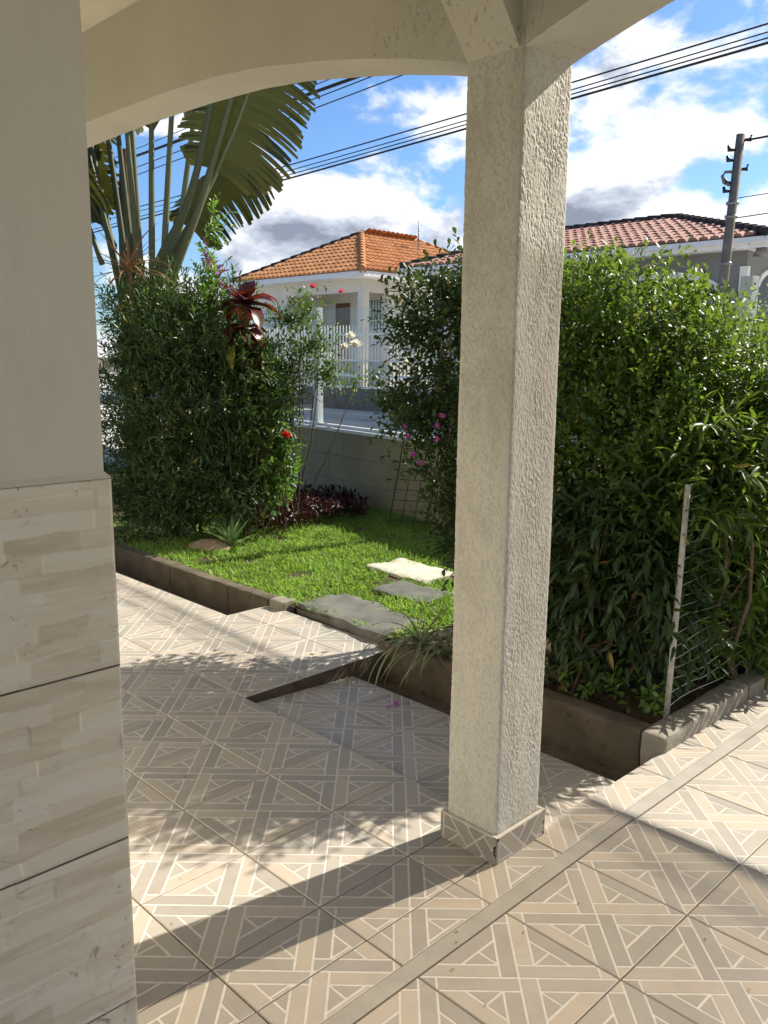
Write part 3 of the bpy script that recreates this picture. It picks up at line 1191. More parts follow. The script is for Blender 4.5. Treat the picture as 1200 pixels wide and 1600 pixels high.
gw = empty('garden_wall', (-6.0, 4.64, 0), 'low tiled garden wall topped with clear glass panes on white posts', 'wall')
gw.rotation_euler.z = math.atan(-0.14)
mb = MB()
mb.box(-3.6, 6.15, 0.0, 0.14, -0.28, 0.835)
core = mb.build('wall_core', M_grout, gw)
tm = MB()
tm.bbox(-0.298, 0.298, -0.012, -0.001, -0.138, 0.138, 0.003)
tmesh = tm.mesh('wall_tile', M_gwall)
for k in range(-6, 10):
    for r_ in range(3):
        xc = k * 0.6 + 0.3 * (r_ % 2) + 0.3
        if xc < -3.3 or xc > 5.8:
            continue
        o = bpy.data.objects.new('wall_tile', tmesh)
        o.location = (xc, 0, 0.14 + 0.28 * r_)
        link(o, core)
mb = MB()
mb.box(-3.6, 6.15, -0.03, 0.17, 0.836, 0.872)
mb.build('sill', M_alu, gw)
mb = MB()
mb.box(-3.6, 6.15, 0.045, 0.095, 0.873, 0.905)
mb.build('bottom_rail', M_alu, gw)
posts = [-2.65, -0.06, 2.65, 5.4]
for xp in posts:
    mb = MB()
    mb.box(xp - 0.045, xp + 0.045, 0.03, 0.11, 0.906, 2.26)
    mb.build('post', M_alu, gw)
for a, b in zip([-3.6] + posts, posts + [6.15]):
    mb = MB()
    mb.box(a + 0.05, b - 0.05, 0.065, 0.073, 0.906, 2.235)
    mb.build('glass_pane', M_glass, gw)

# ------------------------------------------------------------------ stepping stones
for loc, sx_, sy_, rot, mat, lab in (
        ((-2.06, 1.71), 0.92, 0.42, -0.06, M_slate, 'grey slate slab lying against the end of the tiled walkway'),
        ((-2.18, 2.32), 0.52, 0.34, 0.05, M_slate, 'small half shaded grey stone slab in the grass beside the striped plant'),
        ((-2.60, 2.77), 0.68, 0.40, -0.04, M_pale_stone, 'bright cream square stone slab in the sunlit lawn')):
    mb = rough_block(-sx_ / 2, sx_ / 2, -sy_ / 2, sy_ / 2, -0.05, 0.052 if sx_ < 0.8 else 0.048, int(loc[0] * -100), 0.03, 0.010)
    o = mb.build('stepping_stone', mat, None, True)
    o.location = (loc[0], loc[1], 0.005)
    o.rotation_euler.z = rot
    tag(o, lab, 'stone', 'stone slabs in the lawn')

M_dirt = mat_rough('bare_dirt', (0.30, 0.21, 0.13), (0.42, 0.31, 0.20), 9, 0.95, 0.1, 0.7, 60, 0.01)
n = 26
th = np.linspace(0, 2 * np.pi, n)
rr = np.linspace(0, 1, 10)
TH, RR = np.meshgrid(th, rr, indexing='ij')
wob = 0.8 + 0.4 * vnoise(np.cos(TH) * 1.5 + 20, np.sin(TH) * 1.5 + 20, 3)
X = -4.35 + 0.27 * RR * np.cos(TH) * wob - 0.05 * RR
Y = 2.06 + 0.20 * RR * np.sin(TH) * wob
Zd = 0.02 + 0.085 * (1 - RR ** 2) + 0.012 * vnoise(X * 30, Y * 30, 4)
tag(grid_mesh('bare_earth_patch', np.stack([X, Y, Zd], -1), M_dirt, None, True), kind='structure')

# ------------------------------------------------------------------ houses across the street
M_h1wall = plain('ivory_house_paint', (0.70, 0.66, 0.57), 0.7, 0.3, 0, 0.05, 1)
M_h2wall = plain('grey_house_paint', (0.20, 0.205, 0.20), 0.75, 0.3, 0, 0.08, 1)
M_wood = plain('brown_door_wood', (0.16, 0.075, 0.04), 0.5, 0.4, 0, 0.3, 6)
M_pane = plain('window_pane_dark', (0.07, 0.075, 0.08), 0.12, 0.6, 0, 0.3, 1)


def _rooft(c0, c1, c2, dirt):
    def fn(t):
        a = attr(t, 'tint')
        p = geo_pos(t)
        oi = t.new('ShaderNodeObjectInfo').outputs['Random']
        n_ = t.noise(p, 2.2, 5, 0.65)
        f = t.math('ADD', t.math('MULTIPLY', a, 0.45), t.math('ADD', t.math('MULTIPLY', n_, 0.4), t.math('MULTIPLY', oi, 0.25)))
        c = t.ramp(f, [(0.2, c0), (0.5, c1), (0.85, c2)])
        g = t.noise(p, 5.0, 6, 0.7)
        c = t.mix(t.ramp(g, [(0.52, 0.0), (0.68, dirt)]), c, (0.07, 0.045, 0.035))
        return pbsdf(t, c, 0.75, 0.25, t.bump(t.noise(p, 40, 4, 0.6), 0.3, 0.01))
    return fn


M_roof1 = material('orange_clay_tile', _rooft((0.34, 0.13, 0.045), (0.46, 0.19, 0.065), (0.56, 0.27, 0.11), 0.35))
M_roof2 = material('weathered_pink_clay_tile', _rooft((0.22, 0.09, 0.065), (0.38, 0.19, 0.14), (0.52, 0.31, 0.24), 0.9))
M_ridge2 = mat_rough('blackened_ridge_tile', (0.03, 0.026, 0.022), (0.09, 0.07, 0.055), 6, 0.9, 0.2, 0.6, 20, 0.02)


def roof_face_tiles(A_, B_, P0, P1):
    """A_,B_: eave corners; P0,P1: upper corners above A_ and B_ (may coincide). yields tile frames (origin, along, upslope, width, length)"""
    A_, B_, P0, P1 = map(Vector, (A_, B_, P0, P1))
    along = (B_ - A_).normalized()
    span = (B_ - A_).length
    upv = (P0 - A_) - along * (P0 - A_).dot(along)
    H = upv.length
    up_ = upv / H
    s0 = (P0 - A_).dot(along)
    s1 = (P1 - A_).dot(along)
    return A_, along, up_, span, H, s0, s1


def barrel(mb_, o, al, up_, nv, w_, l_, tint):
    """one curved clay tile: arched section, lower end slightly raised"""
    k = 4
    b = len(mb_.v)
    for e in (0, 1):
        for i in range(k + 1):
            an = math.pi * i / k
            p = o + al * (w_ * (0.5 - 0.5 * math.cos(an))) + up_ * (l_ * e) + nv * (w_ * 0.36 * math.sin(an) + (0.028 if e == 0 else 0.0))
            mb_.v.append(tuple(p))
    for i in range(k):
        mb_.f.append((b + i, b + i + 1, b + k + 2 + i, b + k + 1 + i))
        mb_.t.append(tint)
        mb_.mi.append(0)
    mb_.f.append(tuple(b + i for i in range(k + 1)))
    mb_.t.append(tint * 0.6)
    mb_.mi.append(0)


def far_roof(name, face, mat, parent, w_=0.235, l_=0.36, seed=0, single=0):
    A_, al, up_, span, H, s0, s1 = roof_face_tiles(*face)
    nv = al.cross(up_).normalized()
    if nv.z < 0:
        nv = -nv
    rng = random.Random(seed)
    mb_ = MB()
    mb_.poly([Vector(face[0]) - nv * 0.02, Vector(face[1]) - nv * 0.02, Vector(face[3]) - nv * 0.02, Vector(face[2]) - nv * 0.02], 0.1)
    todo = []
    for r_ in range(int(H / l_) + 1):
        h = r_ * l_
        if h > H - 0.05:
            break
        f_ = (h + l_ * 0.5) / H
        a, b = s0 * f_, span + (s1 - span) * f_
        k = math.ceil(a / w_)
        while (k + 0.7) * w_ < b:
            todo.append((h, k * w_))
            k += 1
    root = None
    if single:
        proto = MB()
        barrel(proto, Vector((0, 0, 0)), Vector((1, 0, 0)), Vector((0, 1, 0)), Vector((0, 0, 1)), w_ * 0.98, l_ * 1.12, 0.5)
        pm = proto.mesh('roof_tile', mat)
        root = mb_.build(name, mat, parent)
        rot = Matrix((al, up_, nv)).transposed().to_4x4()
        # nearest tiles first as pieces, the rest joined
        cl = Vector((1.832, -1.947, 1.707))
        todo.sort(key=lambda q: ((A_ + al * q[1] + up_ * q[0] + parent.location) - cl).length)
        for h, x in todo[:single]:
            o = bpy.data.objects.new('roof_tile', pm)
            o.matrix_local = Matrix.Translation(A_ + al * (x + rng.uniform(-.01, .01)) + up_ * (h + rng.uniform(-.015, .015))) @ rot
            link(o, root)
        todo = todo[single:]
        mb_ = MB()
    for h, x in todo:
        barrel(mb_, A_ + al * x + up_ * h, al, up_, nv, w_ * 0.98, l_ * 1.12, rng.random())
    if mb_.f:
        o = mb_.build('tile_courses' if single else name, mat, root if single else parent)
        o['kind'] = 'stuff'
    return root


def window_grille(mb_, x0, x1, z0, z1, y, nx, nz, r_=0.018):
    for i in range(nx + 1):
        x = x0 + (x1 - x0) * i / nx
        mb_.box(x - r_, x + r_, y - r_, y + r_, z0, z1)
    for j in range(nz + 1):
        z = z0 + (z1 - z0) * j / nz
        mb_.box(x0, x1, y - r_ * 1.4, y - r_ * 1.05, z - r_, z + r_)


# --- ivory house with orange hip roof
h1 = empty('ivory_house', (-21.3, 17.1, 0.34), 'ivory house with bright orange hip roof and corner porch across the street', 'house')
ox, oy, oz = h1.location


def hb(mb_, x0, x1, y0, y1, z0, z1, skip=''):
    mb_.box(x0 - ox, x1 - ox, y0 - oy, y1 - oy, z0 - oz, z1 - oz, skip=skip)
    return mb_


EZ = 4.12
mb = MB()
hb(mb, -24.2, -22.4, 17.1, 25.5, 0.34, EZ)
hb(mb, -22.399, -18.45, 19.0, 25.5, 0.34, EZ)
hb(mb, -18.75, -18.449, 18.25, 18.999, 0.34, EZ)
hb(mb, -22.399, -18.449, 17.1, 17.3, 3.72, EZ)
hb(mb, -18.65, -18.4495, 17.301, 18.249, 3.72, EZ)
wall1 = mb.build('wall', M_h1wall, h1)
mb = MB()
hb(mb, -18.72, -18.45, 17.1, 17.36, 0.34, 3.719)
mb.build('column', M_h1wall, h1)
for wx0, wx1, z0, z1, y in ((-20.45, -19.45, 2.55, 3.62, 18.985), (-23.6, -22.8, 2.6, 3.3, 17.085)):
    mb = MB()
    hb(mb, wx0, wx1, y - 0.01, y, z0, z1)
    wn = mb.build('window', M_pane, h1)
    mb = MB()
    g = MB()
    window_grille(g, wx0, wx1, z0, z1, y - 0.07, 7, 3, 0.016)
    g.v = [(a - ox, b - oy, c - oz) for a, b, c in g.v]
    g.build('grille', M_white, wn)
mb = MB()
hb(mb, -21.9, -21.15, 18.97, 18.985, 1.5, 3.55)
dr = mb.build('door', M_wood, h1)
g = MB()
window_grille(g, -22.3, -21.9, 1.5, 3.55, 18.90, 4, 5, 0.015)
g.v = [(a - ox, b - oy, c - oz) for a, b, c in g.v]
g.build('grille', M_white, dr)
mb = MB()
# eave soffit and fascia
hb(mb, -24.78, -17.86, 16.53, 26.1, EZ + 0.001, EZ + 0.05)
for a in ((-24.80, -17.84, 16.49, 16.529), (-17.859, -17.82, 16.53, 26.1)):
    hb(mb, *a, EZ + 0.0, EZ + 0.17)
rf = mb.build('fascia', M_white, h1)
mb = MB()
mb.tube([(-18.35 - ox, 18.2 - oy, EZ - oz), (-18.35 - ox, 18.2 - oy, 0.4 - oz)], 0.045, 8)
mb.build('downpipe', M_white, h1)
PKx, PKy, PKz = -21.55, 19.9, 6.02
l1 = lambda x, y, z: (x - ox, y - oy, z - oz)
EA = EZ + 0.16
roof1 = MB()
far_roof('roof', (l1(-24.8, 16.48, EA), l1(-17.82, 16.48, EA), l1(PKx, PKy, PKz), l1(PKx, PKy, PKz)), M_roof1, h1, 0.24, 0.36, 3)
far_roof('roof', (l1(-17.82, 16.48, EA), l1(-17.82, 26.2, EA), l1(PKx, PKy, PKz), l1(PKx, 22.8, PKz)), M_roof1, h1, 0.24, 0.36, 4)
far_roof('roof', (l1(-24.8, 26.2, EA), l1(-24.8, 16.48, EA), l1(PKx, 22.8, PKz), l1(PKx, PKy, PKz)), M_roof1, h1, 0.24, 0.36, 5)
for a, b in (((-17.84, 16.50, EA + .03), (PKx, PKy, PKz + .03)), ((-24.8, 16.5, EA + .03), (PKx, PKy, PKz + .03)), ((PKx, PKy, PKz + .03), (PKx, 22.8, PKz + .03)), ((PKx, 22.8, PKz + .03), (-17.84, 26.2, EA + .03))):
    A0, B0 = Vector(l1(*a)), Vector(l1(*b))
    mb = MB()
    k = int((B0 - A0).length / 0.36)
    for i in range(k):
        mb.tube([A0.lerp(B0, i / k), A0.lerp(B0, (i + 1.1) / k)], [0.13, 0.10], 8)
    mb.build('ridge_cap', M_roof1 if a[0] > -24 else M_ridge2, h1, True)
mb = MB()
at0 = Vector(l1(-20.3, 21.6, 5.0))
M_metal = plain('dull_metal', (0.22, 0.22, 0.22), 0.45, 0.5, 0.6)
mb.tube([at0, at0 + Vector((0, 0, 1.55))], 0.022, 6)
for k, (dz, ln) in enumerate(((1.5, .12), (1.25, .4), (1.15, .5), (1.05, .35))):
    mb.tube([at0 + Vector((-ln * .7, ln * .7, dz)), at0 + Vector((ln * .7, -ln * .7, dz))], 0.012, 5)
mb.build('antenna', M_metal, h1, True)

# --- white railing fence before the ivory house
fn_ = empty('bar_fence', (-16, 13.5, 0.28), 'white vertical bar fence on a dark stone base before the ivory house', 'fence')
mb = MB()
mb.box(-12.0, 9.5, -0.10, 0.10, -0.02, 0.56)
M_fbase = mat_rough('dark_stone_base', (0.075, 0.075, 0.075), (0.15, 0.15, 0.145), 3, 0.85, 0.2, 0.5, 20, 0.02, spots=(1.4, 0.60, (0.20, 0.09, 0.06)))
mb.build('base_wall', M_fbase, fn_)
bm_ = MB()
bm_.tube([(0, 0, 0.57), (0, 0, 2.12), (0, 0, 2.22)], [0.020, 0.020, 0.004], 6)
bmesh_ = bm_.mesh('bar', M_white, True)
for i in range(170):
    x = -11.9 + i * 0.125
    o = bpy.data.objects.new('bar', bmesh_)
    o.location = (x, 0, 0)
    link(o, fn_)
for z in (0.60, 0.90, 1.30, 1.97):
    mb = MB()
    mb.box(-12, 9.4, -0.045, -0.021, z - 0.025, z + 0.025)
    mb.build('rail', M_white, fn_)
mb = MB()
mb.box(-7.35, -6.45, -0.32, -0.101, -0.02, 1.36)
mtr = mb.build('meter_post', M_h1wall, fn_)
mb = MB()
mb.box(-7.15, -6.65, -0.36, -0.325, 1.40, 1.95)
mb.box(-7.15, -6.65, -0.324, -0.10, 1.365, 1.98)
bxo = mb.build('meter_box', M_white, fn_)
mb = MB()
mb.box(-7.02, -6.78, -0.372, -0.362, 1.55, 1.85)
mb.build('meter_window', M_pane, bxo)

# --- grey house with weathered roof and arches
h2 = empty('grey_house', (-9.8, 15.6, 0.34), 'grey house with arches trimmed in white under a weathered pink tile roof', 'house')
ox, oy, oz = h2.location
EZ = 3.86
mb = MB()
hb(mb, -14.0, -9.1, 15.6, 21, 0.34, EZ)
hb(mb, -5.95, -5.6, 15.6, 21, 0.34, EZ)
hb(mb, -9.1, -5.95, 17.2, 21, 0.34, EZ)


def arched_wall(mb_, x0, x1, cx, hw_, zs_, rise, y0, y1, z0, z1, swap=False):
    """wall strip with an arched opening"""
    def P_(a, b, c):
        q = (b, a, c) if swap else (a, b, c)
        return (q[0] - ox, q[1] - oy, q[2] - oz)
    k = 20
    xs = [x0] + [cx - hw_ * math.cos(math.pi * i / k) for i in range(k + 1)] + [x1]
    zz_ = [z0] + [zs_ + rise * math.sin(math.pi * i / k) for i in range(k + 1)] + [z0]
    for i in range(len(xs) - 1):
        a, b = xs[i], xs[i + 1]
        za_, zb_ = (z0, z0) if i in (0, len(xs) - 2) else (zz_[i], zz_[i + 1])
        for y in (y0, y1):
            mb_.poly([P_(a, y, za_), P_(b, y, zb_), P_(b, y, z1), P_(a, y, z1)])
        mb_.poly([P_(a, y0, za_), P_(b, y0, zb_), P_(b, y1, zb_), P_(a, y1, za_)])


arched_wall(mb, -9.1, -5.95, -7.5, 1.40, 2.95, 0.46, 15.601, 15.8, 0.34, EZ)
mb.build('wall', M_h2wall, h2)


def arch_trim(cx, hw_, zs_, rise, y, wdt=0.13, swap=False, dp=-1):
    mb_ = MB()
    k = 20
    def P_(a, b, c):
        q = (b, a, c) if swap else (a, b, c)
        return (q[0] - ox, q[1] - oy, q[2] - oz)
    ring = [(cx - hw_, 0.4)] + [(cx - hw_ * math.cos(math.pi * i / k), zs_ + rise * math.sin(math.pi * i / k)) for i in range(k + 1)] + [(cx + hw_, 0.4)]
    out = [(cx - hw_ - wdt, 0.4)] + [(cx - (hw_ + wdt) * math.cos(math.pi * i / k), zs_ + (rise + wdt) * math.sin(math.pi * i / k)) for i in range(k + 1)] + [(cx + hw_ + wdt, 0.4)]
    for i in range(len(ring) - 1):
        (a, b), (c, d_), (e, f_), (g_, h_) = ring[i], ring[i + 1], out[i + 1], out[i]
        mb_.poly([P_(a, y, b), P_(c, y, d_), P_(e, y, f_), P_(g_, y, h_)])
        mb_.poly([P_(g_, y, h_), P_(e, y, f_), P_(e, y - dp * 0.06, f_), P_(g_, y - dp * 0.06, h_)])
        mb_.poly([P_(a, y, b), P_(c, y, d_), P_(c, y - dp * 0.06, d_), P_(a, y - dp * 0.06, b)])
    return mb_


arch_trim(-7.5, 1.40, 2.95, 0.46, 15.56).build('arch_trim', M_white, h2)
M_awn = plain('pale_awning', (0.42, 0.42, 0.41), 0.8, 0.2, 0, 0.1, 2)
mb = MB()
k = 8
for i in range(k):
    a0, a1 = math.pi * i / k, math.pi * (i + 1) / k
    mb.poly([l1_ for l1_ in ((-8.88 + 2.76 * i / k - ox, 16.4 - oy, 3.25 - 0.42 * math.sin(a0) - oz), (-8.88 + 2.76 * (i + 1) / k - ox, 16.4 - oy, 3.25 - 0.42 * math.sin(a1) - oz),
             (-8.88 + 2.76 * (i + 1) / k - ox, 16.4 - oy, 0.4 - oz), (-8.88 + 2.76 * i / k - ox, 16.4 - oy, 0.4 - oz))])
mb.build('porch_screen', M_awn, h2)
mb = MB()
hb(mb, -5.72, -5.5995, 15.56, 15.599, 0.34, 3.55)
hb(mb, -5.599, -5.56, 15.56, 15.68, 0.34, 3.55)
mb.build('corner_trim', M_white, h2)
arch_trim(16.75, 0.62, 2.95, 0.52, -5.55, 0.10, True, 1).build('arch_trim', M_white, h2)
mb = MB()
mb.poly([(-5.58 - ox, 16.14 - oy, 0.4 - oz), (-5.58 - ox, 17.36 - oy, 0.4 - oz), (-5.58 - ox, 17.36 - oy, 3.0 - oz), (-5.58 - ox, 17.1 - oy, 3.36 - oz), (-5.58 - ox, 16.75 - oy, 3.46 - oz), (-5.58 - ox, 16.4 - oy, 3.36 - oz), (-5.58 - ox, 16.14 - oy, 3.0 - oz)])
mb.build('window', M_pane, h2)
mb = MB()
hb(mb, -14.62, -4.98, 15.0, 21.7, EZ + 0.001, EZ + 0.04)
for a in ((-14.65, -4.95, 14.95, 14.999), (-4.979, -4.94, 15.0, 21.7), (-14.66, -14.621, 15.0, 21.7)):
    hb(mb, *a, EZ - 0.04, EZ + 0.16)
hb(mb, -14.68, -4.92, 14.84, 14.949, EZ + 0.05, EZ + 0.15)
mb.build('fascia', M_white, h2)
EA = EZ + 0.15
l2 = lambda x, y, z: (x - ox, y - oy, z - oz)
RZ = 5.0
far_roof('roof', (l2(-14.66, 14.92, EA), l2(-4.92, 14.92, EA), l2(-11.6, 18.0, RZ), l2(-8.45, 18.0, RZ)), M_roof2, h2, 0.225, 0.34, 8, 300)
far_roof('roof', (l2(-4.92, 14.92, EA), l2(-4.92, 21.7, EA), l2(-8.45, 18.0, RZ), l2(-8.45, 18.4, RZ)), M_roof2, h2, 0.225, 0.34, 9)
far_roof('roof', (l2(-14.66, 21.7, EA), l2(-14.66, 14.92, EA), l2(-11.6, 18.4, RZ), l2(-11.6, 18.0, RZ)), M_roof2, h2, 0.225, 0.34, 10)
for a, b in (((-4.9, 14.9, EA + .04), (-8.45, 18.0, RZ + .05)), ((-14.68, 14.9, EA + .04), (-11.6, 18.0, RZ + .05)), ((-11.6, 18.0, RZ + .05), (-8.45, 18.0, RZ + .05))):
    A0, B0 = Vector(l2(*a)), Vector(l2(*b))
    mb = MB()
    k = int((B0 - A0).length / 0.34)
    for i in range(k):
        mb.tube([A0.lerp(B0, i / k), A0.lerp(B0, (i + 1.15) / k)], [0.125, 0.095], 8)
    mb.build('ridge_cap', M_ridge2, h2, True)
mb = MB()
mb.tube([l2(-5.25, 15.4, EZ - 0.0), l2(-5.25, 15.4, EZ - 0.16)], [0.10, 0.16], 10)
mb.build('soffit_lamp', M_metal, h2, True)

# ------------------------------------------------------------------ utility pole and wires
M_pole = mat_rough('grey_concrete_pole', (0.12, 0.105, 0.09), (0.21, 0.19, 0.165), 6, 0.85, 0.2, 0.4, 40, 0.005)
M_black = plain('black_cable', (0.012, 0.012, 0.013), 0.5, 0.4)
pole = empty('utility_pole', (-4.45, 11.75, 0.14), 'leaning grey utility pole with brackets before the grey house', 'pole')
mb = MB()
pb, pt = Vector((0, 0, -0.1)), Vector((0.16, 0.12, 5.02))
mb.tube([pb, pb.lerp(pt, .5), pt], [0.092, 0.080, 0.066], 12)
mb.build('shaft', M_pole, pole, True)
for i, z in enumerate((0.985, 0.955, 0.925, 0.90, 0.86, 0.835)):
    p = pb.lerp(pt, z)
    mb = MB()
    sd_ = -1 if i % 3 else 1
    mb.tube([p + Vector((sd_ * .05, sd_ * .05, 0)), p + Vector((sd_ * .11, sd_ * .11, 0.0)), p + Vector((sd_ * .12, sd_ * .12, .07))], [0.02, 0.035, 0.02], 8)
    mb.build('insulator', M_black, pole, True)
p = pb.lerp(pt, 0.88)
mb = MB()
mb.tube([p + Vector((-.06, -.06, -.14)), p + Vector((-.13, -.13, -.10)), p + Vector((-.15, -.15, 0)), p + Vector((-.12, -.12, .06)), p + Vector((-.05, -.05, .06))], 0.025, 8)
mb.build('service_elbow', M_pole, pole, True)
for z in (0.80, 0.76, 0.62, 0.55):
    p = pb.lerp(pt, z)
    mb = MB()
    mb.tube([p - Vector((0, 0, .02)), p + Vector((0, 0, .02))], 0.098, 12)
    mb.build('strap', M_metal, pole, True)


def wire(p0, p1, r_, sag, label, grp):
    p0, p1 = Vector(p0), Vector(p1)
    mb_ = MB()
    k = 26
    pts = []
    for i in range(k + 1):
        s_ = i / k
        q = p0.lerp(p1, s_)
        q.z -= sag * 4 * s_ * (1 - s_)
        pts.append(q)
    mid = p0.lerp(p1, 0.5)
    mb_.tube([q - mid for q in pts], r_ * 0.72, 6)
    o = mb_.build('overhead_wire', M_black, None, True)
    o.location = mid
    return tag(o, label, 'wire', grp)


G = 'overhead street wires'
wire((6, 6.5, 5.10), (-22, 6.5, 4.35), 0.012, 0.18, 'upper thin overhead wire of the lower bundle crossing behind the pillar', G)
wire((6, 6.5, 5.04), (-22, 6.52, 4.28), 0.009, 0.19, 'second thin overhead wire of the lower bundle behind the pillar', G)
wire((6, 6.52, 4.93), (-22, 6.5, 4.02), 0.010, 0.06, 'third overhead wire of the lower bundle, just above the thick one', G)
wire((6, 6.5, 4.89), (-22, 6.5, 3.95), 0.017, 0.06, 'lowest and thickest dark wire of the bundle behind the pillar', G)
wire((-1.0, 6.5, 5.55), (-22, 6.5, 4.70), 0.011, 0.05, 'single overhead wire passing lowest beside the torn palm leaf tip', G)
wire((-1.0, 6.5, 5.66), (-22, 6.5, 4.82), 0.011, 0.03, 'overhead wire just under the thick black cable by the palm leaf', G)
wire((-1.0, 6.5, 5.58), (-22, 6.5, 5.20), 0.032, 0.02, 'thick black twisted cable under the arch beside the palm leaf', G)
wire((-1.0, 6.5, 5.80), (-22, 6.5, 5.05), 0.009, 0.02, 'thin wire right above the thick black cable under the arch', G)
wire((-1.0, 6.5, 5.95), (-22, 6.5, 5.15), 0.009, 0.02, 'topmost thin wire under the arch beside the palm leaf', G)
pw_ = Vector((-4.45, 11.75, 0.14)) + pt
wire(pw_ + Vector((0.05, 0, -0.1)), (4.5, 12.5, 5.9), 0.022, 0.15, 'thick cable leaving the top of the utility pole to the right', G)
wire(pw_ + Vector((0.03, 0, -0.95)), (4.5, 12.5, 5.0), 0.009, 0.10, 'thin wire leaving the pole below the elbow to the right', G)
wire(pw_ + Vector((0.02, 0, -1.25)), (4.5, 12.5, 4.7), 0.011, 0.08, 'lower wire leaving the pole above its straps to the right', G)
wire(pw_ + Vector((0.0, 0, -1.7)), (-5.3, 14.93, 3.9), 0.010, 0.05, 'service drop slanting from the pole to the grey house eave', G)

# ------------------------------------------------------------------ vegetation
LG = mat_leaf('glossy_green_leaf', (0.020, 0.048, 0.011), (0.105, 0.180, 0.030), 0.45, 0.45, 0.36, (0.26, 0.40, 0.03), (0.30, 0.21, 0.03))
LS = mat_leaf('shrub_lance_leaf', (0.020, 0.046, 0.012), (0.095, 0.155, 0.045), 0.42, 0.5, 0.24, (0.17, 0.26, 0.04), (0.30, 0.21, 0.03))
LY = mat_leaf('fresh_green_leaf', (0.05, 0.11, 0.02), (0.16, 0.28, 0.05), 0.4, 0.5, 0.38)
LR = mat_leaf('rose_leaf', (0.025, 0.055, 0.012), (0.11, 0.19, 0.04), 0.42, 0.5, 0.32, None, (0.30, 0.20, 0.03))
LP = mat_leaf('pale_green_leaf', (0.10, 0.17, 0.05), (0.26, 0.36, 0.13), 0.45, 0.45, 0.40)
LD = mat_leaf('dark_green_leaf', (0.012, 0.028, 0.008), (0.050, 0.092, 0.022), 0.42, 0.45, 0.26, (0.12, 0.19, 0.02), (0.30, 0.21, 0.03))
LM = mat_leaf('maroon_leaf', (0.022, 0.008, 0.009), (0.075, 0.022, 0.020), 0.42, 0.45, 0.15, (0.14, 0.03, 0.02))
LGR = mat_leaf('lawn_grass', (0.085, 0.16, 0.024), (0.33, 0.48, 0.11), 0.5, 0.4, 0.35)
LC = mat_leaf('cordyline_leaf', (0.035, 0.010, 0.010), (0.20, 0.030, 0.022), 0.38, 0.5, 0.25, (0.38, 0.05, 0.02))
LB = mat_leaf('palm_blade', (0.024, 0.034, 0.009), (0.070, 0.078, 0.020), 0.5, 0.25, 0.17, (0.15, 0.145, 0.02))
LST = mat_leaf('palm_stalk', (0.035, 0.045, 0.016), (0.15, 0.165, 0.075), 0.5, 0.35, 0.03)
LBR = mat_leaf('dry_brown_leaf', (0.14, 0.07, 0.03), (0.36, 0.20, 0.10), 0.7, 0.3, 0.2, (0.4, 0.2, 0.08))
LA = mat_leaf('aloe_leaf', (0.12, 0.20, 0.09), (0.26, 0.38, 0.18), 0.4, 0.45, 0.15)
LYL = mat_leaf('yellow_leaf', (0.16, 0.16, 0.015), (0.40, 0.34, 0.03), 0.4, 0.5, 0.4, (0.7, 0.6, 0.03))
M_red = mat_leaf('red_petal', (0.55, 0.02, 0.015), (0.75, 0.06, 0.03), 0.5, 0.4, 0.35, (0.9, 0.06, 0.03))
M_pink = mat_leaf('pink_petal', (0.60, 0.06, 0.12), (0.78, 0.16, 0.22), 0.5, 0.4, 0.35, (0.9, 0.15, 0.2))
M_wht = mat_leaf('white_petal', (0.68, 0.65, 0.52), (0.82, 0.80, 0.70), 0.5, 0.4, 0.4, (0.85, 0.83, 0.7))
M_pur = mat_leaf('magenta_petal', (0.36, 0.05, 0.30), (0.60, 0.16, 0.50), 0.5, 0.4, 0.4, (0.7, 0.15, 0.55))


def flower(parent, loc, r_, mat, n_=16, name='flower', seed=0, spiky=False):
    """cupped petals in rings round a centre"""
    rng = random.Random(seed)
    mb_ = MB()
    for i in range(n_):
        an = i * 2.399
        el = math.radians(85 - 80 * (i / n_)) if not spiky else math.radians(rng.uniform(-15, 80))
        d_ = Vector((math.cos(an) * math.cos(el), math.sin(an) * math.cos(el), math.sin(el)))
        sd_ = d_.cross(Vector((0, 0, 1.01))).normalized()
        nv_ = sd_.cross(d_)
        L_ = r_ * rng.uniform(0.8, 1.1)
        wd = r_ * (0.16 if spiky else 0.48)
        c0 = d_ * (0.05 * r_)
        pts = [c0, d_ * L_ * .45 + sd_ * wd * .8 + nv_ * r_ * .12, d_ * L_ * .9 + sd_ * wd * .6 + nv_ * r_ * .3, d_ * L_ + nv_ * r_ * .22, d_ * L_ * .9 - sd_ * wd * .6 + nv_ * r_ * .3, d_ * L_ * .45 - sd_ * wd * .8 + nv_ * r_ * .12]
        mb_.poly(pts[:4], rng.random())
        mb_.poly([pts[0]] + pts[3:], rng.random())
    o = mb_.build(name, mat, parent)
    o.location = Vector(loc) - parent.location
    return o


def blade(L_, W_, curl, fold=0.15, nseg=8, base=0.35, wav=0.0, tip=1.0):
    """broad tapering leaf along +X, curling down, V-folded"""
    P_ = np.zeros((nseg + 1, 5, 3), np.float32)
    for i in range(nseg + 1):
        s_ = i / nseg
        an = curl * s_
        x = L_ * (math.sin(an) / curl if abs(curl) > 1e-3 else s_)
        z = -L_ * ((1 - math.cos(an)) / curl if abs(curl) > 1e-3 else 0)
        wd = W_ * 0.5 * max(0.02, (base + (1 - base) * math.sin(min(1, s_ * 1.6) * math.pi / 2)) * (1 - s_ ** (2.2 * tip)))
        for j, a in enumerate((-1, -.5, 0, .5, 1)):
            P_[i, j] = (x + math.sin(an) * abs(a) * wd * fold, a * wd, z + math.cos(an) * abs(a) * wd * fold * 2 + wav * W_ * math.sin(s_ * 17 + a * 2) * abs(a))
    return P_


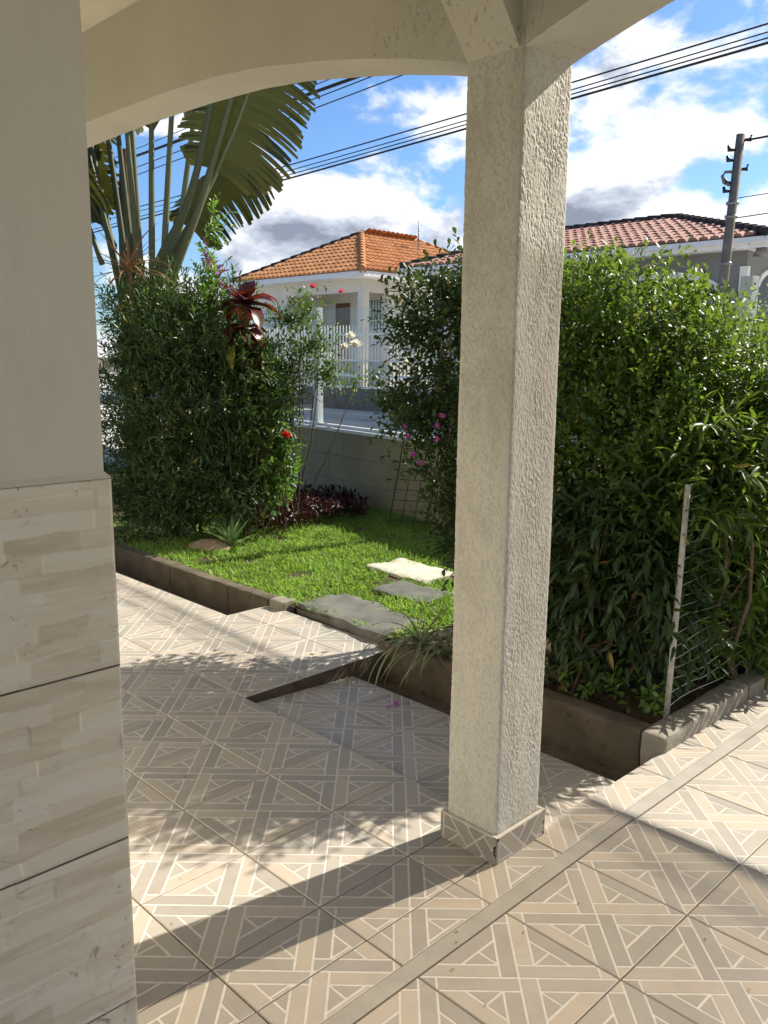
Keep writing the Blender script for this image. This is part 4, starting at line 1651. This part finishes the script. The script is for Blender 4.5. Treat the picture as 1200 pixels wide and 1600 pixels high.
def blade_mesh(name, P_, mat, tint=0.5):
    n_, m_, _ = P_.shape
    idx = np.arange(n_ * m_).reshape(n_, m_)
    q = np.stack([idx[:-1, :-1], idx[1:, :-1], idx[1:, 1:], idx[:-1, 1:]], -1).reshape(-1, 4)
    tn = np.full((n_, m_), tint, np.float32) + 0.25 * (np.random.default_rng(int(tint * 999)).random((n_, m_)) - 0.5)
    return np_mesh(name, P_.reshape(-1, 3), q, mat, True, tn.reshape(-1))


def rosette(root, centre, meshes, n_, el0, el1, rng, name='leaf', s0=0.8, s1=1.15, az=None):
    for i in range(n_):
        o = bpy.data.objects.new(name, rng.choice(meshes))
        a = i * 2.399 + rng.uniform(-.2, .2) if az is None else rng.uniform(*az)
        e = el0 + (el1 - el0) * (i / max(1, n_ - 1)) + rng.uniform(-.12, .12)
        o.rotation_euler = (rng.uniform(-.3, .3), -e, a)
        k = rng.uniform(s0, s1)
        o.scale = (k, k, k)
        o.location = Vector(centre) - root.location
        link(o, root)


# --- big glossy shrub left of the lawn
shrub('lance_leaf_shrub', (-5.0, 2.2, 0.02),
      [(-5.05, 2.1, 1.80, .50, .45, .45), (-4.75, 2.3, 1.80, .42, .42, .45), (-4.95, 2.0, 1.2, .45, .38, .5), (-4.62, 2.3, 1.15, .36, .36, .5), (-4.85, 2.05, 0.6, .36, .3, .42),
       (-4.70, 2.72, 1.40, .40, .40, .45), (-4.62, 2.68, 0.80, .36, .38, .42), (-5.45, 2.15, 2.1, .48, .40, .42), (-5.05, 2.6, 2.05, .42, .42, .38), (-5.5, 2.0, 1.3, .5, .4, .6), (-5.5, 2.0, .6, .45, .35, .45), (-4.55, 2.40, .48, .34, .30, .36, 1.3), (-4.9, 1.98, .34, .40, .26, .28, 1.3), (-5.4, 1.95, .34, .4, .26, .28, 1.3), (-4.48, 2.62, 1.15, .28, .3, .3), (-4.45, 2.55, 1.6, .26, .28, .25)],
      4600, 9, 0.078, 0.019, LS, 'large dense shrub with narrow glossy leaves left of the lawn', 'shrub', 'lance', 14, seed=3, twig=0.24, up=0.6, zmin=0.12, inner=0.35, spread=0.85)
# --- tall leafy stem in front of the palm
shrub('upright_leafy_stem', (-4.70, 2.30, 0.02), [(-4.66, 2.32, 2.45, .09, .09, .30), (-4.62, 2.34, 2.78, .06, .06, .26), (-4.68, 2.3, 2.1, .14, .14, .3)], 70, 9, 0.06, 0.028, LY,
      'slender upright stem with small fresh leaves before the palm stalks', 'shrub', 'oval', 2, seed=4, twig=0.2, up=1.2, zmin=0.3, stem_r=0.010, inner=0.1)
# --- rose bush
rose = shrub('rose_bush', (-4.65, 3.05, 0.02),
             [(-4.42, 3.0, 2.05, .24, .24, .14), (-4.30, 3.12, 2.15, .16, .16, .12), (-4.36, 3.2, 1.80, .28, .26, .20), (-4.55, 3.0, 1.60, .32, .28, .25), (-4.28, 3.32, 1.55, .26, .22, .18, .8), (-4.50, 2.92, 1.2, .30, .24, .3), (-4.5, 2.82, .85, .26, .24, .3), (-4.05, 3.5, 1.46, .22, .16, .08, .7), (-4.75, 2.9, 1.5, .3, .3, .35), (-3.92, 3.6, 1.50, .16, .12, .06, .5)],
             760, 8, 0.042, 0.024, LR, 'loose rose bush with arching twigs and scattered blooms by the glass', 'shrub', 'oval', 14, seed=5, twig=0.22, up=0.3, zmin=0.2, inner=0.1, stem_r=0.009, tint=(0.0, 0.7))
for i, (p, r_, mt) in enumerate((((-4.25, 3.14, 2.30), .048, M_pink), ((-4.07, 3.32, 2.26), .040, M_pink), ((-4.08, 3.45, 1.86), .062, M_wht), ((-4.02, 3.46, 1.78), .075, M_wht), ((-4.13, 3.42, 1.76), .06, M_wht), ((-3.72, 3.82, 1.63), .055, M_wht), ((-3.68, 3.86, 1.52), .065, M_wht))):
    flower(rose, p, r_, mt, 18, 'bloom', i)
ix = shrub('red_ixora', (-4.40, 2.85, 0.02), [(-4.28, 2.78, .86, .16, .16, .14), (-4.38, 2.82, .6, .2, .2, .25)], 70, 8, 0.06, 0.032, LY,
           'small bright leafy bush with one red flower head beside the maroon bed', 'shrub', 'oval', 4, seed=6, twig=0.15, up=0.5, stem_r=0.007, inner=0.1)
flower(ix, (-4.19, 2.77, 0.98), 0.062, M_red, 46, 'bloom', 9, True)

shrub('broad_leaf_shrub', (-4.42, 2.62, 0.02), [(-4.36, 2.60, 1.25, .22, .22, .30), (-4.34, 2.62, .85, .22, .22, .30), (-4.42, 2.5, 1.62, .20, .20, .22), (-4.30, 2.68, .5, .2, .2, .25)], 170, 7, 0.075, 0.038, LR,
      'looser bush with broader lighter leaves at the right edge of the big shrub', 'shrub', 'oval', 6, seed=33, twig=0.2, up=0.5, zmin=0.1, inner=0.2, stem_r=0.008, tint=(.3, .92))
# --- cordyline
cor = empty('cordyline', (-4.50, 2.56, 0.02), 'tall maroon cordyline with broad strappy leaves and pink flower spray', 'plant')
mb = MB()
mb.tube([(-.05, 0, -.02), (.0, .0, .9), (.02, -.02, 1.6), (.05, -.03, 2.15)], [.03, .026, .022, .018], 8)
mb.build('stem', M_bark, cor, True)
rng = random.Random(21)
cm = [blade_mesh('leaf', blade(.33, .19, .9 + .35 * i, .16, 9, .30, .04), LC, .02 + .16 * i) for i in range(4)]
rosette(cor, (-4.45, 2.53, 2.12), cm, 15, -.05, 1.35, rng)
cm2 = [blade_mesh('leaf', blade(.27, .16, 1.3 + .35 * i, .16, 9, .30, .05), LC, .02 + .18 * i) for i in range(4)]
rosette(cor, (-4.46, 2.52, 1.90), cm2, 13, -.2, .9, rng)
rosette(cor, (-4.47, 2.52, 1.72), cm2, 10, -.4, .5, rng)
mb = MB()
top = Vector((-4.68, 2.40, 2.36)) - cor.location
for i in range(34):
    a = i * 2.4
    h = .24 * (i / 34)
    st_ = top + Vector((-.10 * i / 34, -.06 * i / 34, h))
    dd = Vector((math.cos(a) * .8, math.sin(a) * .8, .40)) * (.17 * (1 - i / 40))
    mb.tube([st_, st_ + dd * .5 + Vector((0, 0, .01)), st_ + dd], [.005, .007, .003], 5, random.random())
mb.tube([Vector((.04, -.03, 2.1)), top, top + Vector((-.10, -.06, .36))], [.008, .007, .003], 6)
mb.build('flower_spray', M_pur, cor)

# --- croton leaf clump (yellow)
cr = empty('yellow_croton', (-4.62, 2.55, 0.02), 'croton with one large yellow leaf showing through the shrub', 'plant')
mb = MB()
mb.tube([(0, 0, -.02), (.03, -.02, .8), (.21, -.18, 1.75)], [.010, .008, .005], 6)
mb.build('stem', M_bark, cr, True)
ym = [blade_mesh('leaf', blade(.22, .12, .8, .2, 8, .4, .03), LYL, .3)]
gm_ = [blade_mesh('leaf', blade(.24, .10, .9, .2, 8, .4, .03), LY, .4)]
for (x, y, z, e, a, ms) in ((-4.40, 2.36, 1.78, -.95, -1.0, ym), (-4.42, 2.38, 1.76, .2, 1.2, gm_), (-4.46, 2.40, 1.78, .5, -2.2, gm_)):
    o = bpy.data.objects.new('leaf', ms[0])
    o.rotation_euler = (0.2, -e, a)
    o.location = Vector((x, y, z)) - cr.location
    link(o, cr)

# --- dry leaf clump
dc = empty('dry_leaf_clump', (-5.32, 1.90, 0.02), 'clump of dried orange brown strap leaves beside the wall edge', 'plant')
rng = random.Random(4)
dm = [blade_mesh('leaf', blade(.48, .030, .4 + .5 * i, .2, 8, .5), LBR, .2 + .3 * i) for i in range(3)]
rosette(dc, (-5.24, 1.86, 2.42), dm, 30, -.15, 1.2, rng, 'dry_leaf')
mb = MB()
mb.tube([(-.2, .3, -.02), (-.1, .2, 1.2), (.08, -.04, 2.42)], [.03, .028, .024], 8)
mb.build('stem', M_bark, dc, True)

# --- traveller's palm
palm = empty('fan_palm', (-6.15, 2.75, 0.02), 'tall fan palm with long stalks and a big torn leaf under the arch', 'palm')
mb = MB()
mb.tube([(-.45, -.15, -.02), (-.5, -.15, 1.6), (-.52, -.12, 3.0), (-.5, -.1, 3.75)], [.12, .10, .085, .07], 10)
mb.build('trunk', M_bark, palm, True)
mb = MB()
mb.tube([(.1, .05, -.02), (.08, .05, 1.2), (.12, .08, 2.3)], [.14, .12, .10], 10)
mb.build('trunk', M_bark, palm, True)


def torn_leaf(root, pts, half, seed, strips=34, start=.30, sides=(1, -1), ref=None, mat=None, tear=.35, sweep=.62, droop=.25, stalk=.045):
    """leaf on a long stalk: midrib polyline, blade of strips torn along the side veins"""
    rng_ = random.Random(seed)
    pts = [Vector(p) - root.location for p in pts]
    fine = []
    nseg = 40
    for i in range(nseg + 1):
        s_ = i / nseg * (len(pts) - 1)
        k_ = min(int(s_), len(pts) - 2)
        u_ = s_ - k_
        p0 = pts[max(k_ - 1, 0)]; p1 = pts[k_]; p2 = pts[k_ + 1]; p3 = pts[min(k_ + 2, len(pts) - 1)]
        fine.append(0.5 * ((2 * p1) + (p2 - p0) * u_ + (2 * p0 - 5 * p1 + 4 * p2 - p3) * u_ * u_ + (3 * p1 - p0 - 3 * p2 + p3) * u_ ** 3))
    mb_ = MB()
    fine_r = rng_.random()
    mb_.tube(fine, [stalk * (1 - .80 * i / nseg) + .004 for i in range(nseg + 1)], 8, rng_.random())
    st_ = mb_.build('stalk', LST, root, True)
    bl = MB()
    ref = Vector(ref or (0.7, 0.7, 0.1))
    def along(q):
        q = min(max(q, 0.0), 1.0) * nseg
        i_ = min(nseg - 1, int(q))
        return fine[i_].lerp(fine[i_ + 1], q - i_)
    for sd_ in sides:
        edges = []
        for j in range(strips + 1):
            u_ = j / strips
            q = start + (1 - start) * u_
            dr_ = (along(q + .03) - along(q - .03)).normalized()
            lat = (ref - dr_ * ref.dot(dr_)).normalized() * sd_
            hw_ = half * math.sin(min(1, u_ * 4.0 + .35) * math.pi / 2) * (1 if u_ < .70 else math.sqrt(max(0.02, 1 - ((u_ - .70) / .31) ** 2)))
            sw_ = sweep * (.35 + .9 * u_)
            edges.append((along(q), (lat + dr_ * sw_).normalized(), hw_, dr_.cross(lat), (rng_.uniform(.30, .85) if rng_.random() < tear else 2.0), rng_.uniform(.12, .42)))
        for j in range(strips):
            (b0, d0, h0, n0, t0, g0), (b1, d1, h1_, n1_, t1, g1) = edges[j], edges[j + 1]
            tipk = rng_.uniform(.90, 1.06)
            lift = rng_.uniform(-.05, .06)
            tn_ = rng_.random()
            prev = None
            for q in range(9):
                r_ = q / 8
                sag_ = Vector((0, 0, -droop * r_ * r_)) * (h0 + h1_) * .5
                p_a = b0 + d0 * h0 * r_ * (tipk if r_ > .5 else 1) + sag_
                p_b = b1 + d1 * h1_ * r_ * (tipk if r_ > .5 else 1) + sag_
                mid = (p_a + p_b) * .5
                if r_ > t0:
                    k_ = (r_ - t0) / max(.05, 1 - t0)
                    p_a = p_a.lerp(p_b, g0 * k_) + n0 * lift * k_
                    p_b = p_b + n0 * lift * k_ * .6
                if r_ > t1:
                    k_ = (r_ - t1) / max(.05, 1 - t1)
                    p_b = p_b.lerp(p_a, g1 * k_ * .5)
                if q == 8:
                    p_a, p_b = p_a.lerp(mid, .25), p_b.lerp(mid, .25)
                if prev:
                    bl.poly([prev[0], p_a, p_b, prev[1]], min(1, tn_ * .55 + (.5 if q == 8 and rng_.random() < .5 else 0)))
                prev = (p_a, p_b)
    bl.build('blade', mat or LB, st_)
    return st_


# the big leaf in front, its blade torn towards the street
torn_leaf(palm, [(-5.98, 2.45, 2.10), (-5.70, 2.55, 2.62), (-5.50, 2.74, 3.05), (-5.22, 3.01, 3.80), (-5.04, 3.18, 4.45), (-4.9, 3.32, 5.1)], .58, 2, 46, .50, (1, -1), (0.74, 0.66, 0.05), None, .38, .24, .34, .034)
# two thick old stalks
for i, (a, b, c) in enumerate((((-5.85, 2.2, 2.0), (-5.40, 2.62, 3.2), (-5.20, 2.82, 4.3)), ((-5.78, 2.4, 2.0), (-5.40, 2.75, 3.2), (-5.16, 2.98, 4.2)))):
    torn_leaf(palm, [a, Vector(a).lerp(Vector(b), .5), b, c, Vector(c) + Vector((.1, .1, .8))], .42, 70 + i, 18, .86, (1, -1), (0.74, 0.66, 0.1), None, .6, .4, .6, .055)
# fan of stalks, blades meeting the arch
fan = [((-6.95, 2.25), 4.7, .50), ((-6.74, 2.38), 4.9, .46), ((-6.55, 2.44), 4.8, .52), ((-6.38, 2.54), 5.1, .48), ((-6.18, 2.72), 4.9, .52), ((-5.98, 2.90), 5.0, .50), ((-5.78, 3.08), 4.8, .55), ((-6.85, 2.2), 4.3, .50), ((-6.3, 2.45), 4.4, .5)]
for i, ((x1, y1), zt, st0) in enumerate(fan):
    b_ = Vector((-6.2 + (x1 + 6.3) * .35, 2.52 + (y1 - 2.5) * .35, 2.15))
    t_ = Vector((x1, y1, zt))
    m1 = b_.lerp(t_, .35) + Vector((0, 0, .05))
    m2 = b_.lerp(t_, .7) + Vector((0, 0, .04))
    e_ = t_ + (t_ - b_) * .10 + Vector(((x1 + 6.3) * .5, (y1 - 2.5) * .5, -.25))
    torn_leaf(palm, [b_, m1, m2, t_, e_], .42, 30 + i, 22, st0 + (.06 if i % 3 else -.06), (1, -1), (0.75, 0.62, 0.1) if i % 2 else (0.5, -.8, 0.2), None, .5, .45, .45, .033)
# lower shaded fronds seen between the stalks
for i, (a, b, c) in enumerate((((-6.6, 2.3, 2.6), (-6.9, 2.15, 3.5), (-7.2, 2.3, 3.9)), ((-6.3, 2.9, 2.7), (-6.1, 3.3, 3.4), (-5.8, 3.7, 3.7)), ((-6.7, 2.5, 2.8), (-6.6, 2.0, 3.6), (-6.4, 1.7, 3.9)), ((-6.9, 2.6, 2.8), (-7.0, 2.4, 3.7), (-6.8, 2.3, 4.2)))):
    torn_leaf(palm, [a, Vector(a).lerp(Vector(b), .5), b, c], .36, 50 + i, 22, .30, (1, -1), (0.6, 0.6, -.5), None, .7, .5, .6, .028)

# --- aloe
al = empty('aloe', (-4.28, 2.22, 0.03), 'pale green spiky aloe at the foot of the large shrub', 'plant')
rng = random.Random(9)
am = [blade_mesh('leaf', blade(.34, .05, -.25 + .3 * i, .5, 7, .9), LA, .3 + .25 * i) for i in range(3)]
rosette(al, (-4.28, 2.22, 0.03), am, 15, .55, 1.35, rng)

# --- maroon ground cover bed
rng2 = np.random.default_rng(8)
pts = rng2.random((5200, 2))
bx_ = -4.35 - 1.75 * pts[:, 0]
by_ = 2.66 + 1.8 * pts[:, 1]
keep = (np.abs((bx_ + 5.05) / .85) ** 2 + np.abs((by_ - 3.35) / .95) ** 2 < 1.0) & (by_ < 4.35 - .14 * (bx_ + 4.2))
bx_, by_ = bx_[keep], by_[keep]
k = len(bx_)
hgt_ = (.10 + .22 * rng2.random(k)) * (0.7 + .6 * vnoise(bx_ * 4 + 40, by_ * 4 + 40, 3))
pos = np.stack([bx_, by_, lawn_z(bx_, by_) + hgt_ * .55], 1)
ax_ = norm(rng2.normal(size=(k, 3)) * .6 + np.array([0, 0, .7]))
leaves('maroon_ground_cover', pos, ax_, norm(rng2.normal(size=(k, 3)) + np.array([0, 0, 1.5])), .05 + .05 * rng2.random(k), .022 + .012 * rng2.random(k), rng2.random(k) ** 1.6, LM, None, 'small')
tag(bpy.data.objects['maroon_ground_cover'], 'low dark maroon foliage bed before the garden wall', 'ground cover')

# --- lawn grass
N = 92000
gx_ = -6.6 + 5.1 * rng2.random(N)
gy_ = 1.53 + 3.0 * rng2.random(N)
keep = gy_ < 4.62 - .14 * (gx_ + 6)
keep &= ~((np.abs((gx_ + 4.38) / .24) ** 2 + np.abs((gy_ - 2.06) / .17) ** 2) < 1)
for cx_, cy_, a, b in ((-2.06, 1.71, .41, .15), (-2.18, 2.32, .20, .11), (-2.60, 2.77, .28, .14)):
    keep &= ~((np.abs(gx_ - cx_) < a) & (np.abs(gy_ - cy_) < b))
keep &= vnoise(gx_ * 7 + 40, gy_ * 7 + 40, 12) + .25 * rng2.random(N) > .32
keep &= ~((gx_ < -4.9) & (gy_ < 2.6) & (rng2.random(N) < .8))
gx_, gy_ = gx_[keep], gy_[keep]
k = len(gx_)
ax_ = norm(rng2.normal(size=(k, 3)) * np.array([.75, .75, .2]) + np.array([0, 0, .55]))
pos = np.stack([gx_, gy_, lawn_z(gx_, gy_) - .004], 1)
tn = np.clip(.25 + .5 * rng2.random(k) + .5 * (vnoise(gx_ * 3 + 40, gy_ * 3 + 40, 14) - .5), 0, 1)
leaves('lawn_grass', pos, ax_, norm(rng2.normal(size=(k, 3)) + np.array([0, 0, .6])), .032 + .040 * rng2.random(k), .006 + .005 * rng2.random(k), tn, LGR, None, 'small')
tag(bpy.data.objects['lawn_grass'], 'short bright green lawn grass in sun', 'grass')

# --- purple flowering shrub behind the pillar
pur = shrub('purple_flower_shrub', (-1.35, 2.1, 0.03),
            [(-1.85, 2.0, 1.95, .26, .26, .26), (-1.62, 1.98, 1.72, .34, .30, .36), (-1.75, 1.86, 1.35, .30, .24, .22), (-1.42, 1.86, 1.15, .30, .26, .34), (-1.55, 2.05, 2.1, .26, .26, .22), (-1.25, 2.15, 1.9, .4, .36, .36),
             (-1.28, 1.80, .75, .22, .22, .30), (-1.95, 1.80, 1.42, .14, .14, .10, .7), (-1.15, 1.9, 1.4, .34, .3, .4), (-1.0, 1.95, .9, .3, .3, .45)],
            1900, 9, 0.046, 0.024, LD, 'dark glossy shrub with purple flowers left of the pillar', 'shrub', 'oval', 10, seed=15, twig=0.22, up=0.35, zmin=0.25, inner=0.3, droop=.12)
for i, p in enumerate(((-1.32, 1.58, 1.31), (-1.27, 1.57, 1.37), (-1.30, 1.56, 1.24), (-1.55, 1.56, 1.29), (-1.52, 1.56, 1.24), (-1.45, 1.53, 1.14), (-1.38, 1.52, 1.10))):
    flower(pur, p, .030, M_pur, 8, 'bloom', i)

# --- hedge right of the pillar
shrub('glossy_hedge', (-.5, 2.15, 0.03),
      [(-.72, 2.12, 1.88, .36, .36, .36), (-.42, 2.10, 1.90, .34, .34, .34), (-.14, 2.05, 1.76, .28, .30, .30), (-.95, 2.3, 1.90, .36, .36, .34), (-.52, 1.85, 1.42, .34, .28, .36), (-.22, 1.82, 1.38, .30, .26, .36), (-.85, 1.85, 1.4, .34, .28, .4),
       (-.12, 2.5, 1.64, .30, .36, .30), (-.06, 2.95, 1.52, .28, .36, .30), (-.5, 2.5, 1.80, .36, .36, .30), (-.15, 1.9, 1.0, .28, .3, .3, .6), (-.35, 2.3, 1.3, .4, .4, .5)],
      3900, 9, 0.040, 0.021, LG, 'tall glossy small leaved hedge right of the textured pillar', 'hedge', 'oval', 12, seed=16, twig=0.20, up=0.7, zmin=0.5, inner=0.35)
shrub('dark_understory_plant', (-.45, 1.80, 0.03),
      [(-.62, 1.78, .82, .34, .20, .42), (-.25, 1.72, .78, .28, .18, .42), (-.95, 1.80, .8, .3, .2, .45), (-.4, 1.95, .55, .5, .3, .4), (-.05, 1.8, .7, .16, .2, .4), (-.5, 1.75, .35, .5, .18, .22)],
      900, 8, 0.105, 0.027, LD, 'dark drooping broad leaves under the hedge behind the planter edge', 'shrub', 'lance', 16, seed=17, twig=0.26, up=0.1, zmin=0.10, inner=0.2, droop=.55, stem_r=.012)
shrub('lance_hedge', (.0, 2.5, 0.03),
      [(.03, 1.94, 1.24, .20, .24, .34), (.09, 2.40, 1.26, .24, .34, .36), (.07, 2.85, 1.22, .24, .36, .36), (.07, 3.3, 1.2, .24, .36, .40), (.06, 2.75, .78, .20, .4, .34), (.0, 2.2, .85, .14, .3, .2, .8), (.06, 3.2, .6, .2, .4, .4), (.07, 3.0, .25, .16, .5, .16), (-.1, 2.3, .5, .18, .5, .4), (.15, 2.50, .72, .09, .26, .34, 1.6), (.15, 2.95, .60, .09, .40, .42, 1.6), (.14, 2.75, .25, .08, .4, .16, 1.4), (.13, 2.15, 1.05, .08, .22, .18, 1.2)],
      1900, 9, 0.105, 0.025, LG, 'arching narrow leaved hedge along the driveway curb behind the wire fence', 'hedge', 'lance', 14, seed=18, twig=0.28, up=0.55, zmin=0.06, inner=0.25, droop=.25, tint=(.20, .9))
shrub('pale_shrub', (-.25, 3.5, 0.03), [(-.50, 3.3, 1.74, .26, .26, .26), (-.3, 3.40, 1.84, .28, .28, .28), (-.06, 3.42, 1.84, .26, .28, .28), (.1, 3.6, 1.84, .25, .25, .28), (-.15, 3.5, 1.4, .4, .3, .4)],
      900, 8, 0.036, 0.020, LP, 'pale green fine leaved shrub at the far right end of the hedge', 'shrub', 'small', 6, seed=19, twig=0.2, up=0.8, zmin=0.3, inner=0.2, stem_r=.008)
for i, (p, lab) in enumerate((((-.62, 1.58, 1.02), 0), ((-.60, 1.56, .50), 1))):
    pass
# low weeds inside the planter
shrub('planter_weeds', (-.2, 1.62, 0.03), [(-.5, 1.62, .12, .55, .09, .08), (-.05, 1.62, .12, .14, .12, .1), (.04, 2.2, .14, .09, .6, .1), (.05, 3.0, .16, .08, .6, .12)], 150, 7, 0.045, 0.022, LY,
      'low leafy weeds sprouting along the planter edge', 'weeds', 'oval', 3, seed=23, twig=0.1, up=1.0, zmin=0.05, stem_r=.003)

# --- wire fence with leaning white post
wf = empty('wire_fence', (.11, 1.64, 0.0), 'thin wire mesh on a leaning white post at the planter corner', 'fence')
mb = MB()
p0, p1 = Vector((0, 0, .02)), Vector((-.025, .10, 1.14))
mb.tube([p0, p0.lerp(p1, .5) + Vector((.003, 0, 0)), p1], .0135, 10)
mb.build('post', mat_rough('flaking_white_post', (0.36, 0.34, 0.29), (0.58, 0.56, 0.51), 20, 0.7, 0.3, 0.5, 80, 0.003, spots=(30, 0.60, (0.20, 0.17, 0.12))), wf, True)
M_rust = plain('dark_rusty_wire', (0.055, 0.048, 0.042), 0.7, 0.3, 0.3)
M_wire = plain('galvanised_wire', (0.50, 0.48, 0.44), 0.45, 0.5, 0.5)
rng = random.Random(3)
for i in range(19):
    z = .10 + i * .058
    b0 = p0.lerp(p1, z / 1.2)
    mb = MB()
    pts_ = [b0 + Vector((-.004 + .012, y, z - b0.z + .012 * math.sin(y * 9 + i) + rng.uniform(-.006, .006))) for y in np.linspace(-.015, 1.75, 16)]
    mb.tube(pts_, .0020, 4)
    mb.build('wire', M_wire, wf)
    if i % 4 == 0:
        mb = MB()
        pts_ = [b0 + Vector((x, .012 - .01 * x, z - b0.z + .010 * math.sin(x * 9 + i) + rng.uniform(-.006, .006))) for x in np.linspace(0.0, -.5, 8)]
        mb.tube(pts_, .0011, 4)
        mb.build('wire', M_rust, wf)
for i in range(4):
    y = .30 + i * .38
    mb = MB()
    mb.tube([(.01, y, .05), (.004, y + .01, .6), (-.015, y + .04, 1.1)], .0012, 4)
    mb.build('wire', M_rust, wf)

# --- wire trellis standing before the garden wall
tr_ = empty('wire_trellis', (-3.75, 3.95, 0.04), 'leaning dark wire trellis panels before the garden wall', 'trellis')
M_rust = plain('dark_rusty_wire', (0.055, 0.048, 0.042), 0.7, 0.3, 0.3)
for (x0, y0, x1, y1, ln) in ((-.22, -.10, .12, .06, .10), (.12, .06, .5, .12, .16)):
    for i in range(4):
        s_ = i / 3
        mb = MB()
        mb.tube([(x0 + (x1 - x0) * s_, y0 + (y1 - y0) * s_, -.03), (x0 + (x1 - x0) * s_ + ln, y0 + (y1 - y0) * s_ + .12, .92)], .007 if i in (0, 3) else .004, 5)
        mb.build('rod', M_rust, tr_)
    for j in range(9):
        s_ = .08 + j * .11
        a0 = Vector((x0 + ln * s_, y0 + .12 * s_, .92 * s_))
        mb = MB()
        mb.tube([a0, a0 + Vector((x1 - x0, y1 - y0, 0))], .0035, 4)
        mb.build('rod', M_rust, tr_)

# --- striped spider plant spilling over the planter
def _strip(t):
    uv = t.new('ShaderNodeAttribute')
    uv.attribute_name = 'tint'
    c = t.ramp(uv.outputs['Fac'], [(0.0, (0.50, 0.50, 0.30)), (0.30, (0.40, 0.42, 0.22)), (0.45, (0.07, 0.14, 0.04)), (1.0, (0.06, 0.12, 0.035))])
    b = pbsdf(t, c, 0.4, 0.45)
    tr2 = t.new('ShaderNodeBsdfTranslucent')
    t.link(c, tr2.inputs['Color'])
    mx = t.new('ShaderNodeMixShader')
    mx.inputs[0].default_value = 0.3
    t.link(b, mx.inputs[1])
    t.link(tr2.outputs[0], mx.inputs[2])
    return mx.outputs[0]


M_spider = material('striped_leaf', _strip)
sp = empty('spider_plant', (-1.28, 1.47, 0.05), 'striped spider plant arching over the planter edge beside the pillar', 'plant')
sm = []
for i in range(5):
    P_ = blade(.36 + .07 * i, .020, 1.3 + .35 * i, .3, 10, .6)
    n_, m_, _ = P_.shape
    idx = np.arange(n_ * m_).reshape(n_, m_)
    q = np.stack([idx[:-1, :-1], idx[1:, :-1], idx[1:, 1:], idx[:-1, 1:]], -1).reshape(-1, 4)
    tn = np.tile(np.array([0, .35, 1, .35, 0], np.float32), (n_, 1))
    sm.append(np_mesh('leaf', P_.reshape(-1, 3), q, M_spider, True, tn.reshape(-1)))
rng = random.Random(12)
rosette(sp, (-1.30, 1.47, .06), sm, 36, .35, 1.25, rng, 'leaf', .75, 1.1)
rosette(sp, (-1.12, 1.48, .06), sm, 26, .4, 1.25, rng, 'leaf', .7, 1.0)

# --- litter on the tiles
k = 46
lx = np.concatenate([-1.4 + 1.5 * rng2.random(16), .3 + 1.0 * rng2.random(16), -2.6 + 1.2 * rng2.random(14)])
ly = np.concatenate([-.9 + 1.2 * rng2.random(16), -.9 + 1.5 * rng2.random(16), .2 + 1.2 * rng2.random(14)])
pos = np.stack([lx, ly, np.full(k, .003)], 1)
ax_ = norm(rng2.normal(size=(k, 3)) * np.array([1, 1, .05]))
leaves('leaf_litter', pos, ax_, np.tile([0., 0, 1], (k, 1)) + .2 * rng2.normal(size=(k, 3)), .006 + .010 * rng2.random(k), .003 + .004 * rng2.random(k), rng2.random(k), LBR, None, 'small')
tag(bpy.data.objects['leaf_litter'], 'scattered tiny dry leaf bits on the floor tiles', 'litter')
for i, (x, y) in enumerate(((-1.08, 1.02), (-1.02, 1.05), (-1.04, .97))):
    pm = blade_mesh('fallen_petal', blade(.045, .028, .9, .2, 5, .5), M_pur, .4 + .1 * i)
    o = bpy.data.objects.new('fallen_petal', pm)
    o.location = (x, y, -.045 - .052 * (y - .4) + .012)
    o.rotation_euler = (0, 0, i * 1.9)
    link(o)
    tag(o, ('leftmost fallen magenta petal at the edge of the dark channel', 'fallen magenta petal closest to the dark channel, right of the others', 'fallen magenta petal lying nearest the porch on the lower tiles')[i], 'petal', 'fallen petals by the channel')
